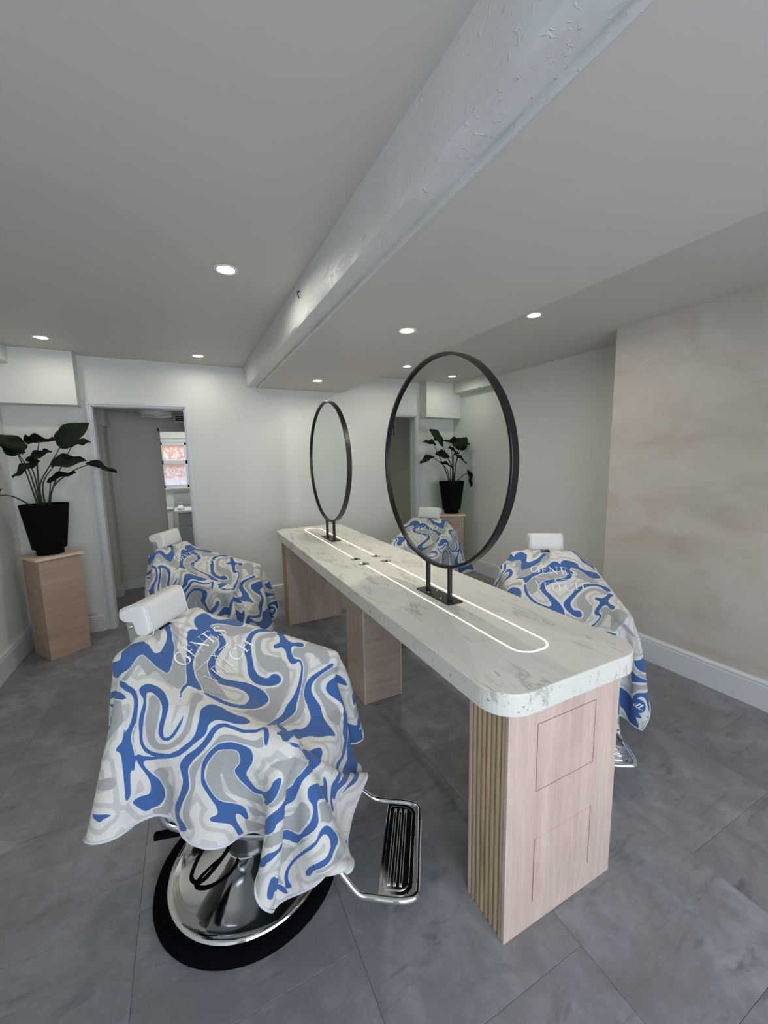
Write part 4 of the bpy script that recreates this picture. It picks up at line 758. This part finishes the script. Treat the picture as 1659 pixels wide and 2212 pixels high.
def cape_material():
    m = mat('printed_cape_cloth', srgb(214, 212, 203), .8, 0, .2); t = NT(m)
    def band(attr, e=.0007, off=0.):
        a = t.n('ShaderNodeAttribute', attribute_name=attr); r = t.n('ShaderNodeMapRange'); t.l(a.outputs['Fac'], r.inputs[0])
        r.inputs[1].default_value = off-e; r.inputs[2].default_value = off+e; r.inputs[3].default_value = 1; r.inputs[4].default_value = 0; return r.outputs[0]
    at = t.n('ShaderNodeAttribute', attribute_name='ink_blue'); ns_ = t.noise(t.coords(kind='UV'), 5.5, 1, .4)
    ad = t.n('ShaderNodeMath', operation='MULTIPLY_ADD'); t.l(ns_, ad.inputs[0]); ad.inputs[1].default_value = -.045; t.l(at.outputs['Fac'], ad.inputs[2])
    def step(a0, a1):
        r = t.n('ShaderNodeMapRange'); t.l(ad.outputs[0], r.inputs[0]); r.inputs[1].default_value = a0-.0007; r.inputs[2].default_value = a0+.0007; r.inputs[3].default_value = 0; r.inputs[4].default_value = 1
        q = t.n('ShaderNodeMapRange'); t.l(ad.outputs[0], q.inputs[0]); q.inputs[1].default_value = a1-.0007; q.inputs[2].default_value = a1+.0007; q.inputs[3].default_value = 1; q.inputs[4].default_value = 0
        mm = t.n('ShaderNodeMath', operation='MULTIPLY'); t.l(r.outputs[0], mm.inputs[0]); t.l(q.outputs[0], mm.inputs[1]); return mm.outputs[0]
    c = t.mix(step(-.004, .009), srgb(214, 211, 201), srgb(190, 189, 183))
    c = t.mix(step(.034, .05), c, srgb(194, 193, 187))
    c = t.mix(band('ink_grey'), c, srgb(164, 165, 161))
    c = t.mix(band('ink_blue', off=.0036), c, srgb(212, 216, 222))
    c = t.mix(band('ink_blue', off=.0012), c, srgb(64, 98, 152))
    t.base(c); v = t.coords(kind='UV'); x = t.bump(t.noise(v, 16, 4, .55, 1.2), .35, .012); t.bump(t.noise(v, 900, 2), .05, .0005, x)
    t.b.inputs['Sheen Weight'].default_value = .15
    return m
MT['cape'] = cape_material(); MT['cape_hem'] = mat('cape_hem', srgb(206, 207, 212), .8, 0, .2); MT['letter'] = mat('white_lettering', srgb(246, 248, 250), .7)
_ink = {}
def place(P, xy, ang):
    a = math.radians(ang); ca, sa = math.cos(a), math.sin(a); Q = P.copy()
    Q[..., 0] = xy[0]+ca*P[..., 0]-sa*P[..., 1]; Q[..., 1] = xy[1]+sa*P[..., 0]+ca*P[..., 1]; return Q
def make_cape(xy, ang, dz, label, **kw):
    X, U, V, pin = cape_sim(dz=dz, **kw); P = cubic_up(X, KUP); u = cubic_up(U[..., None], KUP)[..., 0]; v = cubic_up(V[..., None], KUP)[..., 0]
    # small creases and pulls pressed into the cloth
    rg = np.random.default_rng(kw.get('seed', 0)+40); G1 = np.gradient(P, axis=0); G2 = np.gradient(P, axis=1); NN = np.cross(G1, G2); NN /= np.linalg.norm(NN, axis=-1, keepdims=True)+1e-12
    D = np.zeros(u.shape)
    for q in range(150):
        cu, cv_ = rg.uniform(-.3, 1.0), rg.uniform(-.68, .68); rad = q % 3 == 0
        an = math.atan2(cv_, cu)+rg.normal()*.35 if rad else rg.uniform(0, PI); L_, s_ = rg.uniform(.03, .11), rg.uniform(.005, .012); A_ = rg.uniform(.0006, .0022)*rg.choice([-1, 1])
        if rad: cu, cv_ = cu*.6, cv_*.6
        x_ = (u-cu)*math.cos(an)+(v-cv_)*math.sin(an); y_ = -(u-cu)*math.sin(an)+(v-cv_)*math.cos(an); y_ = y_+6*x_*x_*rg.uniform(-.4, .4)
        D += A_*np.exp(-(y_/s_)**2-(x_/L_)**2)
    th_ = np.arctan2(v, u); rr_ = np.hypot(u, v); D += .0035*np.exp(-((rr_-.10)/.05)**2)*np.cos(17*th_+2*np.sin(3*th_))
    for k_ in (-.42, 0., .42): D += .0009*np.exp(-((v-k_)/.0035)**2)+.0007*np.exp(-((u-k_-.22)/.0035)**2)
    P = P+NN*np.maximum(D, -.0035)[..., None]
    if 1:
        for k_, pl_ in (('ink_blue', PRINT_BLUE), ('ink_grey', PRINT_GREY), ('ink_warm', PRINT_WARM)): _ink[k_] = poly_sdf(u, v, [closed_curve(p, 4) for p in pl_])
        # the part of the print not seen in the photograph carries on in the same swirls
        cv = np.array([[(r_ >> b_) & 1 for b_ in range(28)] for r_ in COVER], float); fi = np.clip((u+.35)/.05-.5, 0, 26.99); fj = np.clip((v+.7)/.05-.5, 0, 26.99); i_, j_ = fi.astype(int), fj.astype(int); a_, b_ = fi-i_, fj-j_
        C_ = cv[i_, j_]*(1-a_)*(1-b_)+cv[i_+1, j_]*a_*(1-b_)+cv[i_, j_+1]*(1-a_)*b_+cv[i_+1, j_+1]*a_*b_
        w1 = u+.05*np.sin(13*v+1)+.03*np.sin(21*u+9*v); w2 = v+.06*np.sin(11*u+.5)+.025*np.sin(25*v+4)
        f_ = np.sin(17*w1+2.5*np.sin(9*w2))+.9*np.sin(15*w2-2*np.sin(8*w1+1)); s_ = .028
        _ink['ink_blue'] = np.minimum(_ink['ink_blue'], (.75-f_)*s_+C_*.12); _ink['ink_grey'] = np.minimum(_ink['ink_grey'], (np.abs(f_+.05)-.28)*s_+C_*.12)
        _ink['ink_blue'] = np.minimum(_ink['ink_blue'], np.hypot(u-BADGE[0], v-BADGE[1])-.036)
    ns, nt = u.shape; r = np.hypot(u, v); idx = np.arange(ns*nt).reshape(ns, nt)
    quads = np.stack([idx[:-1, :-1], idx[1:, :-1], idx[1:, 1:], idx[:-1, 1:]], -1); keep = (r > .056); kq = keep[:-1, :-1] & keep[1:, :-1] & keep[1:, 1:] & keep[:-1, 1:]
    F = quads[kq]; used = np.zeros(ns*nt, bool); used[F.ravel()] = True; remap = np.cumsum(used)-1; F = remap[F]; VV = P.reshape(-1, 3)[used]
    me = bpy.data.meshes.new('salon_cape'); me.vertices.add(len(VV)); me.vertices.foreach_set('co', VV.ravel().astype(np.float32))
    me.loops.add(F.size); me.loops.foreach_set('vertex_index', F.ravel().astype(np.int32)); me.polygons.add(len(F)); me.polygons.foreach_set('loop_start', np.arange(0, F.size, 4, dtype=np.int32))
    me.polygons.foreach_set('use_smooth', np.ones(len(F), bool)); me.update(); me.validate()
    uvl = me.uv_layers.new(name='UVMap'); uvs = np.stack([u.ravel()[used], v.ravel()[used]], 1)[F.ravel()]; uvl.data.foreach_set('uv', uvs.ravel().astype(np.float32))
    for k_, s_ in _ink.items(): at = me.attributes.new(k_, 'FLOAT', 'POINT'); at.data.foreach_set('value', s_.ravel()[used].astype(np.float32))
    me.materials.append(MT['cape']); o = bpy.data.objects.new('salon_cape', me); COL.objects.link(o); o.location = (xy[0], xy[1], 0); o.rotation_euler = (0, 0, math.radians(ang))
    tag(o, label, 'cape', 'patterned barber capes over the chairs')
    rim = [P[0, j] for j in range(0, nt, 2)]+[P[i, -1] for i in range(1, ns, 2)]+[P[-1, j] for j in range(nt-2, -1, -2)]+[P[i, 0] for i in range(ns-2, 0, -2)]
    b = BM(); tube(b, rim, .0042, 6, closed=True); obj('hem', b, 'cape_hem', o, smooth=True)
    return o, P, u, v
CL = ['blue, grey and cream swirl cape over the barber chair nearest the camera', 'blue, grey and cream swirl cape over the chair by the doorway',
      'blue, grey and cream swirl cape over the chair facing the camera by the plaster wall', 'blue, grey and cream swirl cape over the chair behind the nearer round mirror']
PINS = [(.91, -.54, (.225, -.29, .235)), (.965, -.33, (.41, -.265, .335)), (.965, .05, (.43, .08, .335))]
CP = {1: dict(rot=-.05, off=(-.035, 0), S1=.985, TW=.66, pins=PINS), 2: dict(rot=-.08, off=(-.035, 0), S1=1.0, TW=.67), 3: dict(rot=-.06, S1=1.04, TW=.69), 4: dict(rot=.05, off=(-.03, 0), S1=1.0, TW=.67)}
# lettering on the capes: thin strokes laid on the cloth
def arc(cx, cy, rx, ry, a0, a1, n, t0, t1, tm=None):
    out = []
    for k in range(n+1):
        a = math.radians(a0+(a1-a0)*k/n); s = abs(math.cos(a)); out.append((cx+rx*math.cos(a), cy+ry*math.sin(a), t0+(t1-t0)*s))
    return out
TH, TN = .125, .038
def ser(x, y, w): return [(x-w/2, y, TN*.9), (x+w/2, y, TN*.9)]
GL = {
 'G': (.95, [arc(.5, .5, .44, .49, 48, 340, 26, TN, TH), [(.80, .44, TH), (.80, .12, TH)], ser(.80, .45, .30)]),
 'E': (.74, [[(.2, .02, TH), (.2, .98, TH)], [(.06, .98, TN), (.62, .98, TN), (.65, .80, TN)], [(.2, .52, TN), (.50, .52, TN)], [(.50, .64, TN), (.50, .40, TN)], [(.06, .02, TN), (.66, .02, TN), (.71, .24, TN*1.3)]]),
 'N': (.98, [[(.18, .02, TN), (.18, .95, TN)], [(.14, .98, TH), (.80, .04, TH)], [(.82, .02, TN), (.82, .98, TN)], ser(.10, .98, .2), ser(.18, .02, .26), ser(.82, .98, .28)]),
 'S': (.66, [[(.56, .80, TN), (.46, .93, TN), (.33, .98, TN*1.3), (.18, .90, .08), (.13, .76, .10), (.20, .62, TH), (.38, .50, TH), (.52, .38, TH), (.57, .24, .10), (.49, .09, .07), (.34, .02, TN), (.18, .08, TN), (.09, .24, TN)], [(.56, .96, TN), (.57, .76, TN)], [(.09, .04, TN), (.08, .26, TN)]]),
 'V': (.94, [[(.12, .97, TH), (.48, .03, TH*.8)], [(.48, .02, TN), (.84, .97, TN)], ser(.12, .98, .22), ser(.84, .98, .18)]),
 'I': (.42, [[(.2, .02, TH), (.2, .98, TH)], ser(.2, .98, .32), ser(.2, .02, .32)]),
 'T': (.80, [[(.4, .02, TH), (.4, .98, TH)], [(.04, .80, TN), (.08, .97, TN), (.72, .97, TN), (.76, .80, TN)], ser(.4, .02, .32)]),
 'C': (.88, [arc(.5, .5, .44, .49, 42, 318, 26, TN, TH), [(.84, .98, TN), (.84, .76, TN)]]),
 'H': (.98, [[(.2, .02, TH), (.2, .98, TH)], [(.78, .02, TH), (.78, .98, TH)], [(.2, .51, TN), (.78, .51, TN)], ser(.2, .98, .32), ser(.2, .02, .32), ser(.78, .98, .32), ser(.78, .02, .32)]),
 'x': (.62, [[(.1, .62, .10), (.48, .02, .10)], [(.48, .62, TN), (.1, .02, TN)], ser(.1, .62, .22), ser(.48, .62, .2), ser(.1, .02, .2), ser(.48, .02, .22)]),
 'i': (.42, [[(.0, .18, .07), (.12, .30, .08), (.20, .40, .12), (.16, .12, .12), (.26, .04, .10), (.42, .22, .07)], [(.27, .60, .15), (.27, .69, .15)]]),
 'l': (.40, [[(.0, .20, .07), (.20, .45, .09), (.38, .88, .11), (.30, 1.0, .11), (.18, .80, .13), (.10, .35, .13), (.16, .06, .12), (.26, .03, .10), (.42, .22, .07)]]),
 '.': (.3, [[(.2, .05, .12), (.2, .13, .12)]]),
}
def text_width(s, track): return sum(GL[c][0] for c in s)+track*(len(s)-1)
def layout(s, v0, v1, ub, h, track=.06, slant=0.):
    "strokes of word s between lateral positions v0..v1, baseline at u=ub, cap height h"
    sc = (v1-v0)/text_width(s, track); x = 0; out = []
    for c in s:
        w_, st = GL[c]
        for p in st: out.append([(ub-q[1]*h, v0+(x+q[0]+slant*q[1])*sc, q[2]*(h+sc)*.5) for q in p])
        x += w_+track
    return out
def put_strokes(strokes, P, u, v, name, parent, m, inv, off=.0024):
    us = np.gradient(P, axis=0); vs = np.gradient(P, axis=1); N = np.cross(us, vs); N /= np.linalg.norm(N, axis=-1, keepdims=True)+1e-12
    ua, va, ub_, vb = np.gradient(u, axis=0), np.gradient(v, axis=0), np.gradient(u, axis=1), np.gradient(v, axis=1)
    allp = [(q[0], q[1]) for s in strokes for q in s]; lo = np.min(allp, 0)-.03; hi = np.max(allp, 0)+.03
    sel = np.argwhere((u > lo[0]) & (u < hi[0]) & (v > lo[1]) & (v < hi[1])); su = u[sel[:, 0], sel[:, 1]]; sv = v[sel[:, 0], sel[:, 1]]
    ns, nt = u.shape
    def at(a, c):
        k = ((su-a)**2+(sv-c)**2).argmin(); i, j = sel[k]; d = ua[i, j]*vb[i, j]-va[i, j]*ub_[i, j]; du, dv = a-u[i, j], c-v[i, j]
        fi = i+(du*vb[i, j]-dv*ub_[i, j])/d; fj = j+(dv*ua[i, j]-du*va[i, j])/d; fi = min(max(fi, 0), ns-1.001); fj = min(max(fj, 0), nt-1.001)
        i, j = int(fi), int(fj); a_, b_ = fi-i, fj-j
        L = lambda A: A[i, j]*(1-a_)*(1-b_)+A[i+1, j]*a_*(1-b_)+A[i, j+1]*(1-a_)*b_+A[i+1, j+1]*a_*b_
        return L(P)+L(N)*off
    b = BM()
    for s in strokes:
        pts = [np.array(s[0])]
        for q in s[1:]:
            q = np.array(q); d = np.hypot(*(q-pts[-1])[:2]); n = max(1, int(d/.0035)); a0 = pts[-1]
            for k in range(1, n+1): pts.append(a0+(q-a0)*k/n)
        rows = []; n = len(pts)
        for k in range(n):
            t = pts[min(k+1, n-1)][:2]-pts[max(k-1, 0)][:2]; t = t/(np.hypot(*t)+1e-9); nn = np.array([t[1], -t[0]]); c = pts[k]
            if k == 0: c = c-np.append(t*c[2]*.0, 0)
            rows.append([b.verts.new(at(*(c[:2]+nn*c[2]*e))) for e in (-.5, 0, .5)])
        for A, B in zip(rows, rows[1:]):
            for e in (0, 1): b.faces.new((A[e], A[e+1], B[e+1], B[e]))
    return obj(name, b, m, parent, smooth=True)
def cape_text(o, P, u, v, badge=True):
    st = layout('GENES', -.122, .170, .183, .048, .07)
    put_strokes(st, P, u, v, 'lettering', o, 'letter', None)['label'] = 'white serif lettering GENES'
    st = layout('x', .018, .048, .230, .027)+[[(.2165, -.120, .0022), (.2165, .000, .0022)], [(.2165, .066, .0022), (.2165, .192, .0022)]]
    put_strokes(st, P, u, v, 'lettering', o, 'letter', None)['label'] = 'white x between two thin rules'
    st = layout('VEITCH', -.112, .190, .287, .045, .07)
    put_strokes(st, P, u, v, 'lettering', o, 'letter', None)['label'] = 'white serif lettering VEITCH'
    st = layout('ill.', BADGE[1]-.022, BADGE[1]+.026, BADGE[0]+.013, .032, .0, .1)
    put_strokes(st, P, u, v, 'badge_lettering', o, 'letter', None)['label'] = 'small white script on a round blue badge at the corner'
BADGE = (.868, .525)

for (xy, a, dz, k), lab in zip(CH, CL):
    o, P, u, v = make_cape(xy, a, dz, lab, seed=k, **CP[k]); cape_text(o, P, u, v)
